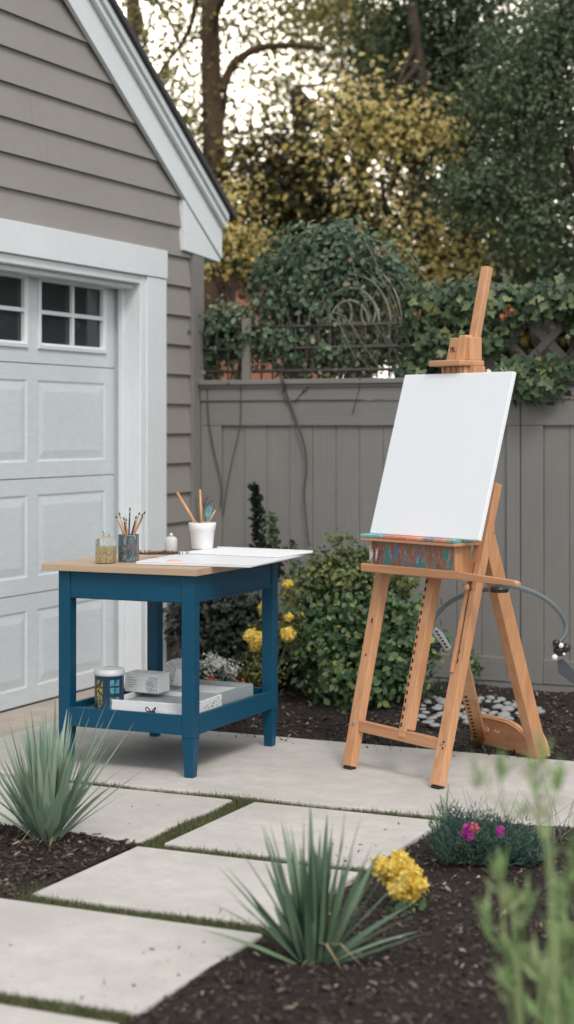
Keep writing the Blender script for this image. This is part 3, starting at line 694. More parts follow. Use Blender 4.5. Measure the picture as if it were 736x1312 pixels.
# dark green trees at right
D = 14.5
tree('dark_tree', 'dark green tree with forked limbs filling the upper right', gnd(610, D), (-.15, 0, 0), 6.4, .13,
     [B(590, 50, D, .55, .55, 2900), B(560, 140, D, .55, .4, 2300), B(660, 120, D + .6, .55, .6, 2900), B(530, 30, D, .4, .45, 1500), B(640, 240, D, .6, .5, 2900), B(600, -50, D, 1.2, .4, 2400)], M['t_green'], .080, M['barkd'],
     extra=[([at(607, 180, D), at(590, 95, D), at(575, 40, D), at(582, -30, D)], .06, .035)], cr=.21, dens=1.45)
D = 12.8
tree('soft_tree', 'bluish green feathery tree drooping in at the right edge', gnd(790, D), (-.2, 0, 0), 6.0, .14,
     [B(690, 60, D, .42, .25, 2300), B(655, 125, D, .40, .20, 1900), B(720, 150, D, .3, .3, 1500), B(640, 235, D, .42, .22, 1900), B(690, 285, D, .42, .25, 1900), B(735, 20, D, .4, .4, 1700), B(590, 255, D, .25, .18, 700), B(800, 150, D, .7, 1.2, 3200)], M['t_blue'], .060, M['barkd'], cr=.15, droop=.9, dens=1.2)
D = 18.5
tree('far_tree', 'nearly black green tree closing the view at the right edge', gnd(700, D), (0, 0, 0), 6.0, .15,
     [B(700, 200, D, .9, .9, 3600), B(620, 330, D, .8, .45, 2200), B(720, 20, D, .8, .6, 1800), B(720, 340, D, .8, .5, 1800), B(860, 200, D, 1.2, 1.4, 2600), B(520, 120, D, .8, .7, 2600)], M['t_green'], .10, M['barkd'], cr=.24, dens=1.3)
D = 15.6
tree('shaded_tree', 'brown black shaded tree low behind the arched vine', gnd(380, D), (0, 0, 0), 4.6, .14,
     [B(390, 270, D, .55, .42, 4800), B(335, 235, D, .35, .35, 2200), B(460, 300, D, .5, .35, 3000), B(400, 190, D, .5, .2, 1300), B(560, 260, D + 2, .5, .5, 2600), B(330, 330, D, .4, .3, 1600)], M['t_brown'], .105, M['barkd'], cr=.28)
D = 14
tree('yellow_maple', 'small bright yellow maple beside the eave and pink house', gnd(305, D), (0, 0, 0), 3.0, .05,
     [B(285, 305, D, .20, .16, 800), B(320, 318, D, .20, .11, 600), B(300, 255, D, .25, .2, 500), B(268, 338, D, .07, .05, 120)], M['t_gold'], .075, M['barkd'], cr=.12, twigs=8)
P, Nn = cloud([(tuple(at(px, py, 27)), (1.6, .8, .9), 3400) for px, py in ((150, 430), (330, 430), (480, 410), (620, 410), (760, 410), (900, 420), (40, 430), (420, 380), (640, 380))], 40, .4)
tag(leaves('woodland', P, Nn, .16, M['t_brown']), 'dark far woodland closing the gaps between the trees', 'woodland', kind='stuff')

# ------------------------------------------------------------------ vines and ivy on the fence
vb = thing('arched_vine', 'grey green vine mounded over an arched trellis above the fence', 'vine', (-4.1, TY, 0))
vinv = Matrix.Translation((4.1, -TY, 0))
def VB(px, py, rx, rz, n, ry=.16, y=TY): return (tuple(on_y(px, py, y)), (rx, ry, rz), n)
P, Nn = cloud([VB(405, 345, .36, .20, 2600), VB(375, 380, .23, .20, 1500), VB(430, 315, .28, .10, 1300), VB(475, 335, .20, .05, 420), VB(480, 365, .2, .12, 500, .1), VB(505, 352, .1, .10, 300, .1), VB(300, 425, .20, .11, 900), VB(360, 440, .38, .15, 1600), VB(285, 430, .13, .20, 600), VB(425, 385, .20, .14, 600), VB(420, 450, .3, .12, 700), VB(270, 470, .08, .10, 200, .08)], 14, .045, .2)
P[:, 1] -= .05
o = leaves('leaves', P, Nn + np.array([0, -.5, 0]), .042, M['l_vine'], vb, 'oval', .3); o.matrix_parent_inverse = vinv
P, Nn = cloud([VB(490, 440, .26, .20, 1500, .12), VB(490, 380, .22, .16, 260, .12), VB(300, 405, .16, .1, 450, .12), VB(430, 465, .25, .07, 500, .1), VB(400, 420, .5, .02, 260, .06)], 14, .045, .1)
P[:, 1] -= .03
o = leaves('dry_leaves', P, Nn + np.array([0, -.5, 0]), .034, M['l_vinedry'], vb, 'oval', .8); o.matrix_parent_inverse = vinv
random.seed(5); mb = MB()
for k in range(42):       # long pale stems arching to the right and hanging down
    s = on_y(random.uniform(340, 480), random.uniform(330, 420), TY + random.uniform(-.22, .0)); L = random.uniform(.15, .42); hgt = random.uniform(.03, .16)
    pts = [s + Vector((L * t, random.uniform(-.01, .01), hgt * math.sin(math.pi * min(1, t * 1.1)) - .34 * max(0, t - .35) ** 1.6)) for t in np.linspace(0, 1.25, 8)]
    mb.tube(pts, [.0036 - .0003 * i for i in range(8)], 4)
for k in range(80):      # hanging straws in front of the bars
    s = on_y(random.uniform(300, 525), random.uniform(400, 425), TY - random.uniform(.03, .16)); L = random.uniform(.12, .34)
    mb.tube([s + Vector((random.gauss(0, .012) * i, 0, -L * i / 4)) for i in range(5)], [.0032] * 5, 4)
for k in range(26):       # tangle
    s = on_y(random.uniform(330, 520), random.uniform(330, 470), TY - random.uniform(0, .15)); a0 = random.uniform(0, 6.28); rr = random.uniform(.04, .13)
    mb.tube([s + Vector((rr * math.cos(a0 + t), .02 * math.sin(t * 2), rr * math.sin(a0 + t))) for t in np.linspace(0, 4.2, 12)], .0032, 4)
o = mb.build('dry_stems', M['deadstem'], vb, 0, True); o.matrix_parent_inverse = vinv
mb = MB(); fy = FY - .03
def onf(*pts, y=fy): return [on_y(a, b_, y) for a, b_ in pts]
mb.tube(curve_pts([on_y(352, 470, TY), on_y(362, 486, FY - .065)] + onf((366, 500), (372, 517), (380, 540), (390, 570), (393, 600), (390, 630), (392, 660), (396, 700)), 5), list(np.linspace(.0085, .004, 46)), 6)
mb.tube(curve_pts(onf((372, 517), (366, 512), (362, 500)), 4), .005, 5)
mb.tube(curve_pts(onf((378, 515), (388, 503), (400, 492)), 4), .004, 5)
mb.tube(curve_pts([on_y(268, 480, FY - .065)] + onf((266, 500), (268, 540), (275, 580), (284, 620), (283, 650)), 5), .004, 5)
mb.tube(curve_pts([on_y(309, 480, FY - .065)] + onf((309, 505), (308, 545), (300, 580), (292, 620), (286, 660)), 5), .0035, 5)
mb.tube(curve_pts([on_y(462, 482, FY - .065)] + onf((460, 500), (452, 530)), 5), .003, 5)
o = mb.build('climbing_stems', M['vinestem'], vb, 0, True); o.matrix_parent_inverse = vinv

iv = thing('ivy', 'glossy green ivy hanging over the lattice and fence top at right', 'ivy', (-2.8, LY, 0))
iinv = Matrix.Translation((2.8, -LY, 0))
def IB(px, py, rx, rz, n, ry=.10, y=LY - .07): return (tuple(on_y(px, py, y)), (rx, ry, rz), n)
P, Nn = cloud([IB(545, 400, .14, .13, 700), IB(560, 450, .18, .14, 900), IB(600, 395, .22, .13, 1200), IB(645, 393, .16, .11, 1000), IB(700, 384, .22, .06, 1000), IB(745, 384, .2, .06, 600), IB(625, 430, .12, .10, 500),
               IB(528, 475, .06, .05, 160), IB(685, 492, .11, .045, 380, .07, FY - .09), IB(728, 478, .08, .025, 170, .05, FY - .02), IB(665, 480, .06, .06, 180, .06, FY - .05), IB(800, 420, .3, .2, 900), IB(880, 420, .35, .2, 900), IB(1000, 430, .6, .2, 1300)], 10, .04, .25)
o = leaves('leaves', P, Nn + np.array([0, -.9, 0]), .052, M['l_ivy'], iv, 'ivy', .9); o.matrix_parent_inverse = iinv
P, Nn = cloud([IB(px, py, .015, .015, 5, .02, LY - .22) for px, py in ((569, 428), (554, 395), (688, 460))], 5, .010)
o = leaves('yellow_leaves', P, Nn + np.array([0, -1.2, 0]), .05, M['l_olive'], iv, 'ivy'); o.matrix_parent_inverse = iinv
P, Nn = cloud([IB(px, py, .010, .015, 8, .02, LY - .22) for px, py in ((655, 396), (645, 403), (536, 400))], 5, .012)
o = leaves('orange_flowers', P, Nn + np.array([0, -1.2, 0]), .025, M['petal_r'], iv, 'oval'); o.matrix_parent_inverse = iinv
mb = MB(); random.seed(9)
for k in range(30):
    s = Vector((random.uniform(-3.3, -1.2), LY - .02, 1.6)); e_ = s + Vector((random.uniform(-.3, .3), random.uniform(-.1, .02), random.uniform(.3, .65))); limb(mb, s, e_, .008, .003, .15, 4, 4)
o = mb.build('stems', M['vinestem'], iv, 0, True); o.matrix_parent_inverse = iinv

# ================================================================== BLUE TABLE
tx0, tx1, ty0, ty1 = -3.91, -3.313, 6.268, 7.04; LEG = .056
tb = thing('work_table', 'blue painted work table with plywood top and lower shelf', 'table', ((tx0 + tx1) / 2, (ty0 + ty1) / 2, 0))
tinv = Matrix.Translation((-(tx0 + tx1) / 2, -(ty0 + ty1) / 2, 0))
def tp(mb, name, mat, bevel=.002, smooth=False, parent=tb):
    o = mb.build(name, mat, parent, bevel, smooth); o.matrix_parent_inverse = tinv; return o
for x in (tx0, tx1):
    for y in (ty0, ty1):
        mb = MB(); h = LEG / 2
        mb.box(x - h, x + h, y - h, y + h, .165, .839)
        k = .70 * h; mb.add([(x - k, y - k, .0), (x + k, y - k, .0), (x + k, y + k, .0), (x - k, y + k, .0), (x - h, y - h, .1648), (x + h, y - h, .1648), (x + h, y + h, .1648), (x - h, y + h, .1648)], [(3, 2, 1, 0), (0, 1, 5, 4), (1, 2, 6, 5), (2, 3, 7, 6), (3, 0, 4, 7)])
        tp(mb, 'leg', M['blue'], .0025)
h = LEG / 2
def apron(z0, z1, ins, nm, thick=.02):
    for y, sg in ((ty0, 1), (ty1, -1)):
        yo = y - sg * (h - ins); tp(MB().box(tx0 + h - .001, tx1 - h + .001, min(yo, yo + sg * thick), max(yo, yo + sg * thick), z0, z1), nm, M['blue'])
    for x, sg in ((tx0, 1), (tx1, -1)):
        xo = x - sg * (h - ins); tp(MB().box(min(xo, xo + sg * thick), max(xo, xo + sg * thick), ty0 + h - .001, ty1 - h + .001, z0, z1), nm, M['blue'])
apron(.722, .8385, .006, 'apron'); apron(.725, .735, .002, 'apron_bead', .006)
apron(.176, .258, -.002, 'shelf_rail')
tp(MB().box(tx0 - h + .02, tx1 + h - .02, ty0 - h + .02, ty1 + h - .02, .215, .232), 'shelf', M['blue'])
BT = .868
tp(MB().box(-4.005, -3.258, 6.212, 7.115, .8395, BT), 'tabletop', M['boardtop'], .0015)

# --- things on the table top
def place(px, py, z): 
    p = on_z(px, py, z); return Vector((p.x, p.y, z))
# white panels
pa = thing('palette_board', 'large thin white palette sheet smeared with paint lying on the table', 'palette', (-3.37, 6.70, BT + .001), R(5))
MB().box(-.265, .255, -.36, .33, 0, .010).build('board', M['palette'], pa, .003)
mb = MB(); mb.box(-.265, .255, -.36, -.35, .0103, .013).box(-.265, -.256, -.35, .33, .0103, .013); mb.build('rim', M['paper'], pa, .001)
MB().lathe([(.0, .016), (.018, .015), (.032, .012), (.036, .0102)], 16).build('paint_smear', plain('peach_paint', (.70, .40, .26), .5), pa, 0, True, (-.135, -.245, 0))
pb = thing('drawing_sheet', 'white panel with raised rim overhanging the right back table edge', 'panel', (-3.36, 6.90, BT + .012), R(-6))
MB().box(-.30, .215, -.10, .22, 0, .006).build('board', M['paper'], pb, .002)
MB().box(-.30, .215, .214, .222, .0062, .012).build('rim', M['paper'], pb, .001)
# bottle
bt = thing('glass_bottle', 'square glass bottle half full of golden flecked liquid', 'bottle', place(136, 721.5, BT + .0005), R(10))
def squar(mb, prof, n=4, p=5, seg=32):
    vs = []; m = len(prof)
    for k in range(seg):
        a = 2 * math.pi * k / seg; ca, sa = math.cos(a), math.sin(a); q = (abs(ca) ** p + abs(sa) ** p) ** (-1 / p)
        for r_, z_, sq in prof:
            rr = r_ * (q * sq + (1 - sq)); vs.append((rr * ca, rr * sa, z_))
    mb.add(vs, [(k * m + i, ((k + 1) % seg) * m + i, ((k + 1) % seg) * m + i + 1, k * m + i + 1) for k in range(seg) for i in range(m - 1)])
    return mb
squar(MB(), [(.001, .001, 1), (.035, .001, 1), (.039, .006, 1), (.039, .092, 1), (.034, .104, .9), (.016, .114, .3), (.0125, .118, 0), (.0125, .132, 0), (.016, .133, 0), (.016, .139, 0), (.010, .139, 0)]).build('glass', M['clear'], bt, 0, True)
squar(MB(), [(.001, .004, 1), (.0355, .004, 1), (.036, .072, 1), (.001, .072, 1)]).build('liquid', M['gold'], bt, 0, False)
MB().tube([(.013, 0, .12), (.03, 0, .126), (.034, 0, .112)], .003, 6).build('handle', M['clear'], bt, 0, True)
# brush jar
def brush(mbh, mbf, mbb, base, tip, r=.0035, head=.028):
    b0, t0 = Vector(base), Vector(tip); d = (t0 - b0).normalized(); e = t0 - d * head
    mbh.tube([b0, b0.lerp(e, .4), b0.lerp(e, .85), e], [r * .5, r, r * 1.15, r * .9], 7)
    if mbf is not None: mbf.tube([e, e + d * head * .45], [r, r * 1.0], 7)
    if mbb is not None: mbb.tube([e + d * head * .45, e + d * head * .75, t0], [r * 1.05, r * 1.2, r * .2], 7)
jr = thing('brush_jar', 'dark paint splattered jar holding thin brushes', 'jar', place(165, 719.5, BT + .0005))
MB().lathe([(.001, 0), (.043, 0), (.045, .004), (.045, .112), (.046, .118), (.043, .118), (.041, .112), (.041, .006), (.001, .006)], 36).build('body', M['splatjar'], jr, 0, True)
random.seed(4)
specs = [(-.05, .02, .20, 'w'), (-.035, -.01, .215, 'w'), (-.02, .01, .195, 'd'), (-.01, .0, .19, 'w'), (.004, .02, .235, 'd'), (.03, .0, .20, 'd'), (.042, .01, .215, 'w'), (.055, -.01, .21, 'w'), (.062, .02, .218, 'd'), (.048, .015, .19, 'w')]
for i, (dx, dy, hh_, kd) in enumerate(specs):
    s_ = thing('paintbrush', ['thin wooden paintbrush leaning left in the dark jar', 'dark handled paintbrush leaning right in the dark jar'][0] if 0 else None, None)
    bpy.data.objects.remove(s_)
    a = Vector((CA, SA, 0)); bdir = Vector((-SA, CA, 0))
    tip = a * dx * 1.15 + bdir * dy + Vector((0, 0, hh_)); bs0 = -a * dx * .45 + bdir * (-dy * .5) + Vector((0, 0, .012))
    o = thing('paintbrush', None, 'paintbrush', jr.location, 0, 'brushes in the dark splattered jar')
    o['label'] = ('dark' if kd == 'd' else 'wooden') + ' handled brush in the splattered jar, ' + ['leftmost of those leaning left', 'tallest of those leaning left', 'third from left', 'fourth from left', 'the tall upright one', 'first leaning right', 'third leaning right', 'steep one leaning right', 'rightmost and most tilted', 'short one between those leaning right'][i]
    h1, f1, b1 = MB(), MB(), MB(); brush(h1, f1, b1, bs0, tip, .0033, .026)
    h1.build('handle', M['brushwood' if kd == 'w' else 'brushdark'], o, 0, True); f1.build('ferrule', M['ferrule'], o, 0, True); b1.build('bristles', M['bristle'], o, 0, True)
# shaker bottle
sk = thing('small_jar', 'small white stoppered jar beside the white pot', 'jar', place(219.5, 707, BT + .007), 0)
MB().lathe([(.001, 0), (.026, 0), (.0285, .004), (.0285, .055), (.024, .066), (.014, .072), (.001, .072)], 28).build('body', paint('chalky_jar', (.55, .56, .55), .6, .2, (1, 1, 1), 120, .3), sk, 0, True)
MB().lathe([(.001, .0725), (.0125, .0725), (.014, .078), (.008, .086), (.001, .090)], 20).build('stopper', M['ferrule'], sk, 0, True)
# white pot with tools
pt = thing('white_pot', 'white ceramic pot holding wooden tools on the table', 'pot', place(259.5, 703, BT + .0185))
PR, PH = .063, .122
MB().lathe([(.001, 0), (.047, 0), (.049, .004), (.058, PH * .72), (.0605, PH * .74), (.0645, PH - .003), (.0635, PH), (.059, PH), (.0565, PH - .03), (.045, .008), (.001, .008)], 40).build('body', M['ceramic'], pt, 0, True)
a = Vector((CA, SA, 0)); bdir = Vector((-SA, CA, 0))
tools = [((.025, .0), (-.118, .01), .262, .0075, 'brushwood', 'thick pale wooden dowel leaning left in the white pot'), ((.0, .01), (-.012, .02), .275, .0075, 'brushwood', 'upright pale wooden stick in the white pot'),
         ((-.005, -.01), (-.03, -.0), .235, .0045, 'vinestem', 'rough brown twig in the white pot'), ((-.03, .01), (.062, -.0), .18, .005, 'brushwood', 'short wooden stub leaning right in the white pot')]
for (bx, by), (tx_, ty_), hh_, r_, mt, lb in tools:
    o = thing('wooden_stick', lb, 'stick', pt.location)
    MB().tube([a * bx + bdir * by + Vector((0, 0, .012)), (a * (bx + tx_) + bdir * (by + ty_)) * .5 + Vector((0, 0, .012 + hh_ / 2)), a * tx_ + bdir * ty_ + Vector((0, 0, hh_))], [r_ * .8, r_, r_ * .75], 8).build('shaft', M[mt], o, 0, True)
o = thing('teal_brush', 'brush with pale teal bristles upright in the white pot', 'brush', pt.location)
MB().tube([a * .02 + Vector((0, 0, .012)), a * .028 + Vector((0, 0, .13))], .005, 8).build('handle', M['brushwood'], o, 0, True)
mb = MB(); random.seed(8)
for k in range(60):
    s_ = a * .028 + Vector((0, 0, .125)); mb.tube([s_, s_ + a * random.uniform(-.012, .012) + bdir * random.uniform(-.01, .01) + Vector((0, 0, .03)), s_ + a * random.uniform(-.018, .02) + bdir * random.uniform(-.01, .01) + Vector((0, 0, random.uniform(.035, .075)))], [.0015, .002, .0008], 4)
mb.build('bristles', M['tealfluff'], o)
o = thing('dry_sprig', 'wispy dry sprig sticking out of the white pot', 'sprig', pt.location); mb = MB()
for k in range(16):
    s_ = a * .01 + bdir * .02 + Vector((0, 0, .05 if k == 0 else random.uniform(.17, .22))); e_ = s_ + a * random.uniform(-.05, .05) + Vector((0, 0, random.uniform(.02, .05)))
    if k == 0: e_ = s_ + a * .008 + Vector((0, 0, .18))
    mb.tube([s_, s_.lerp(e_, .5) + Vector((0, 0, .01)), e_], .0012, 4)
mb.build('stems', M['vinestem'], o)
# dark tangle of used brushes lying on palette
rb = thing('used_brushes', 'dark bristly heap of used brushes lying on the palette', 'brushes', place(206, 711, BT + .012)); mb = MB(); random.seed(6)
for k in range(120):
    x = random.gauss(0, .04); s_ = a * x + bdir * random.gauss(0, .012) + Vector((0, 0, .002)); mb.tube([s_, s_ + a * random.uniform(-.012, .012) + bdir * random.uniform(-.012, .012) + Vector((0, 0, random.uniform(.004, .020)))], .0016, 4)
mb.build('bristles', M['bristle'], rb); h1 = MB(); h1.tube([a * -.03 + bdir * .02 + Vector((0, 0, .006)), a * .08 + bdir * -.0 + Vector((0, 0, .010))], .006, 8); h1.tube([a * -.10 + Vector((0, 0, .006)), a * .05 + bdir * .02 + Vector((0, 0, .007))], .004, 8); h1.build('handles', M['brushdark'], rb, 0, True)

# --- things on the shelf
SZ = .2325
cn = thing('painted_can', 'blue painted tin can with yellow and turquoise pictures on the shelf', 'can', (-3.772, 6.385, SZ))
CR, CH = .0635, .178
MB().lathe([(.001, 0), (CR, 0), (CR + .001, .003), (CR, .006), (CR, CH - .03), (CR + .001, CH - .028)], 40).build('body', plain('ink_blue_tin', (.012, .035, .075), .35, 0, .5, 60), cn, 0, True)
MB().lathe([(CR + .0008, CH - .028), (CR + .003, CH - .026), (CR + .003, CH - .014), (CR + .001, CH - .012), (CR + .001, CH - .002), (CR - .002, CH), (.05, CH - .004), (.001, CH - .004)], 40).build('lid', plain('white_lid', (.50, .52, .55), .45, 0, .3, 50), cn, 0, True)
def patch(mb, a0, a1, z0, z1, r=CR + .0012): mb.lathe([(r, z0), (r, z1)], 6, (0, 0, 0), R(a0), R(a1))
vd = math.degrees(math.atan2(-6.395, 3.745))   # direction to the camera
mb = MB(); random.seed(12)
for k in range(70):
    t0 = vd - 42 + random.uniform(-14, 16); z_ = .012 + random.uniform(0, .118); w_ = random.uniform(1.0, 2.6)
    patch(mb, t0, t0 + w_, z_, z_ + random.uniform(.004, .014))
mb.build('yellow_picture', plain('yellow_ink', (.60, .50, .06), .5, 0, .4, 200), cn)
M['turq'] = plain('turquoise_ink', (.05, .24, .30), .5, 0, .8, 120); mb = MB()
for i in range(2):
    for j in range(4):
        if j == 2 or random.random() < .95: patch(mb, vd + 3 + i * 22, vd + 3 + i * 22 + 17, .010 + j * .033, .010 + j * .033 + (.026 if j != 1 else .018))
    mb.build('turquoise_picture', M['turq'], cn); mb = MB()
mb = MB()
for k in range(34):
    t0 = vd + random.uniform(-2, 44); z_ = random.uniform(.01, .13); patch(mb, t0, t0 + random.uniform(1, 3), z_, z_ + random.uniform(.002, .012), CR + .0019)
mb.build('dark_picture', plain('dark_ink', (.03, .03, .02), .6, 0, .5), cn)
# trays / cartons
def open_tray(nm, lb, loc, rz, lx, ly, h_, mat_o, mat_i):
    t = thing(nm, lb, 'tray', loc, rz); wl = .008
    mb = MB(); mb.box(-lx, lx, -ly, ly, 0, .006); mb.box(-lx, lx, -ly, -ly + wl, .006, h_).box(-lx, lx, ly - wl, ly, .006, h_).box(-lx, -lx + wl, -ly + wl, ly - wl, .006, h_).box(lx - wl, lx, -ly + wl, ly - wl, .006, h_)
    mb.build('body', mat_o, t, .0015); MB().box(-lx + wl + .001, lx - wl - .001, -ly + wl + .001, ly - wl - .001, .0065, h_ * .62).build('contents', mat_i, t, .002); return t
t1 = open_tray('white_tray', 'shallow white carton tray filling the front of the shelf', (-3.555, 6.50, SZ), R(3), .195, .155, .052, M['paper'], M['greycard'])
t2 = open_tray('grey_tray', 'grey edged carton tray at the back right of the shelf', (-3.52, 6.81, SZ), R(-3), .150, .165, .058, M['greycard'], M['paper'])
mb = MB(); random.seed(14)
for k in range(26): x_ = .1955; y_ = random.uniform(-.14, .15); z_ = random.uniform(.008, .045); mb.box(x_, x_ + .001, y_, y_ + random.uniform(.003, .009), z_, z_ + .004)
mb.build('spots', M['darkcard'], t1)
bx = thing('white_carton', 'small white carton with black speckled side panel on the tray', 'carton', (-3.705, 6.60, SZ + .0535), R(-2))
MB().box(-.085, .085, -.05, .05, 0, .076).build('body', M['paper'], bx, .002)
MB().prism([(.030, -.0512, .004), (.083, -.0512, .004), (.083, -.0512, .072), (.045, -.0512, .070), (.022, -.0512, .045)], (0, .001, 0)).build('speckled_panel', M['speckle'], bx)
MB().box(-.087, .087, -.052, .052, .0762, .083).build('lid', M['paper'], bx, .002)
mb = MB()
for k, (x0_, x1_) in enumerate(((-.07, -.045), (-.07, -.02), (-.07, -.03), (-.07, -.025), (-.07, -.04))): mb.box(x0_, x1_, -.0508, -.0502, .062 - k * .010, .0635 - k * .010)
mb.build('printed_lines', M['darkcard'], bx)
cq = thing('binder_clip', 'small black wire clip lying on the shelf at the front rail', 'clip', (-3.53, 6.318, SZ), R(10)); mb = MB()
for k in (-1, 1): mb.tube([(k * .012 + .010 * math.cos(a_), .008 * math.sin(a_), .022 + .012 * math.sin(a_ + k)) for a_ in np.linspace(0, 6.2, 12)], .0025, 5)
mb.build('wire_loop', M['black'], cq); MB().prism([(-.02, -.008, 0), (-.02, .010, 0), (-.02, .001, .020)], (.04, 0, 0)).build('jaw', M['black'], cq)
bk = thing('sketch_packet', 'upright white packet with black spotted pattern behind the tray', 'packet', (-3.655, 6.76, SZ + .059), R(-4))
MB().prism([(-.05, -.015, 0), (.09, -.015, 0), (.085, -.012, .075), (.04, -.012, .125), (.0, -.012, .12), (-.045, -.012, .10)], (0, .05, 0)).build('body', M['speckle'], bk, .003)
MB().prism([(.0, -.0175, .004), (.088, -.0175, .004), (.08, -.015, .072), (.02, -.015, .078)], (0, .002, 0)).build('label_panel', M['paper'], bk)

# ================================================================== EASEL
ea = thing('easel', 'wooden studio easel with paint streaked tray and curved rear brace on the patio', 'easel', (-2.785, 6.703, 0), math.atan2(-.413, .911))
TL = .257
def pl(u, z, db=0.0): return (u, TL * z + db, z)
def ep(mb, name, mat, bevel=.003, smooth=False, parent=ea): return mb.build(name, mat, parent, bevel, smooth)
def upright(u0, u1, z0, z1, w_, d_, db=0.0): return MB().bar(pl(u0, z0, db), pl(u1, z1, db), w_, d_)
# legs
l1 = ep(upright(.004, -.006, .012, .845, .056, .040), 'leg', M['easelz']); l2 = ep(upright(.522, .545, .012, 1.22, .056, .040), 'leg', M['easelz'])
for p_, u in ((l1, .004), (l2, .522)): ep(MB().box(u - .022, u + .022, -.014, .02, 0, .013), 'foot_pad', M['rubber'], .002, False, p_)
# dark plates on the face, shade of groove and screw holes as colour
def on_front(u, z, wu, hz_, d_=.040, eps=.0012, db=0.0):
    "small plate lying on a member's front face"
    n_ = Vector((0, -1, TL)).normalized(); t_ = Vector((0, TL, 1)).normalized(); c_ = Vector(pl(u, z, db)) + n_ * (d_ / 2 + eps / 2)
    return c_, n_, t_
def plate(mb, u, z, wu, hz_, d_=.040, eps=.0012, db=0.0):
    c_, n_, t_ = on_front(u, z, wu, hz_, d_, eps, db); mb.bar(c_ - t_ * hz_ / 2, c_ + t_ * hz_ / 2, wu, eps)
mb = MB()
for z in (.47, .61, .62): plate(mb, .0, z, .008, .010)
ep(mb, 'hole_shade_plates', M['hole'], 0, False, l1)
mb = MB()
for z in (.535, .50, .18, .155): plate(mb, .533, z, .007, .010)
plate(mb, .531, .69, .0035, .42)
ep(mb, 'hole_shade_plates', M['hole'], 0, False, l2)
mb = MB(); c_, n_, t_ = on_front(.514, .45, 0, 0); c2_ = on_front(.519, .80, 0, 0)[0]; mb.bar(c_ + n_ * .004, c2_ + n_ * .004, .018, .008)
ep(mb, 'guide_strip', M['easelz'], .003, False, l2)
# mast
ms = ep(upright(.290, .290, .165, 2.146, .044, .036), 'mast', M['easelz'], .006)
mb = MB()
for k in range(19): plate(mb, .280, .215 + k * .0325, .009, .017, .036)
ep(mb, 'slot_shade_plates', M['hole'], 0, False, ms)  # raised dark plates, shade of the mast slots put in as colour
ep(MB().bar(pl(.316, .20, .004), pl(.316, .86, .004), .014, .044), 'mast_runner', M['easelz'], .002, False, ms)
# lower cross bar
ep(MB().bar((.030, TL * .18 - .002, .182), (.497, TL * .18 - .002, .168), .046, .028, (0, 0, 1)), 'cross_bar', M['easelx'])
# top cross bar behind the canvas
ep(MB().bar((-.03, TL * 1.07 + .045, 1.04), (.535, TL * 1.07 + .045, 1.04), .05, .022, (0, 0, 1)), 'cross_bar', M['easelx'])
# tray
ty_f = .095
ep(MB().box(-.028, .560, ty_f, ty_f + .018, .832, .868), 'tray_lip', M['easelx'], .005)
ep(MB().prism([(.561, ty_f + .001, .833), (.857, ty_f + .001, .830), (.857, ty_f + .001, .842), (.84, ty_f + .001, .850), (.561, ty_f + .001, .864)], (0, .03, 0)), 'side_arm', M['easelx'], .002)
ep(MB().box(-.02, .556, ty_f + .0185, .245, .834, .846), 'tray_floor', M['easelx'], .002)
dw = ep(MB().box(.022, .500, .130, .142, .8465, .967), 'drawer_front', M['streak'], .002)
for a_, b_ in ((.012, .0215), (.5005, .512)): ep(MB().box(a_, b_, .118, .21, .8465, .967), 'drawer_side', M['easelz'], .002)
random.seed(31); mb = MB()
for k in range(10):
    u = random.choice((.018, .045, .505)); mb.tube([(u + random.gauss(0, .006), .1165, .87 + random.uniform(0, .03)), (u + random.gauss(0, .012), .1165, .90 + random.uniform(0, .05))], .0022, 4)
ep(mb, 'white_paint_drips', M['paper'], 0, True, dw)
lg = ep(MB().box(-.012, .540, .082, .235, .9675, .981), 'ledge', M['easelx'], .003)
ep(MB().box(-.014, .536, .080, .2345, .9815, .9955), 'paint_crust', M['ledgepaint'], .004, False, lg)
# knob
ep(MB().lathe([(.001, -.012), (.012, -.012), (.014, -.006), (.014, .006), (.010, .012), (.001, .012)], 16, (.535, .155, .80)), 'knob', M['easelx'], 0, True)
# top clamp
cz = 1.70
def cl(b_): return TL * cz + b_
ck = ep(MB().prism([(.192, .395, 1.738), (.335, .395, 1.738), (.335, .395, 1.836), (.220, .395, 1.836)], (0, .075, 0)), 'canvas_clamp', M['easelz'], .003)
ep(MB().prism([(.270, .372, 1.7385), (.318, .372, 1.7385), (.314, .396, 1.846), (.270, .396, 1.846)], (0, .04, 0)), 'clamp_cheek', M['easelz'], .004)
ep(MB().box(.165, .350, .315, .470, 1.712, 1.7375), 'clamp_lip', M['easelx'], .006)
mb = MB(); mb.box(.200, .335, .36, .43, 1.665, 1.7115)
for k in range(4): mb.box(.208 + k * .034, .221 + k * .034, .352, .3598, 1.667, 1.7105)
ep(mb, 'clamp_base', M['easelz'], .002)
ep(MB().box(.336, .368, .385, .455, 1.665, 1.7115), 'clamp_block', M['easelz'], .003)
# branded mark on the clamp
tcu = bpy.data.curves.new('mark', 'FONT'); tcu.body = '?K'; tcu.size = .032; tcu.extrude = .0006; tcu.offset = .0003
to = bpy.data.objects.new('mark', tcu); COL.objects.link(to); dg = bpy.context.evaluated_depsgraph_get(); me = bpy.data.meshes.new_from_object(to.evaluated_get(dg)); bpy.data.objects.remove(to)
mo = bpy.data.objects.new('stamped_mark', me); COL.objects.link(mo); me.materials.clear(); me.materials.append(M['black']); mo.parent = ck; mo.location = (.218, .3940, 1.775); mo.rotation_euler = (R(90), 0, 0)
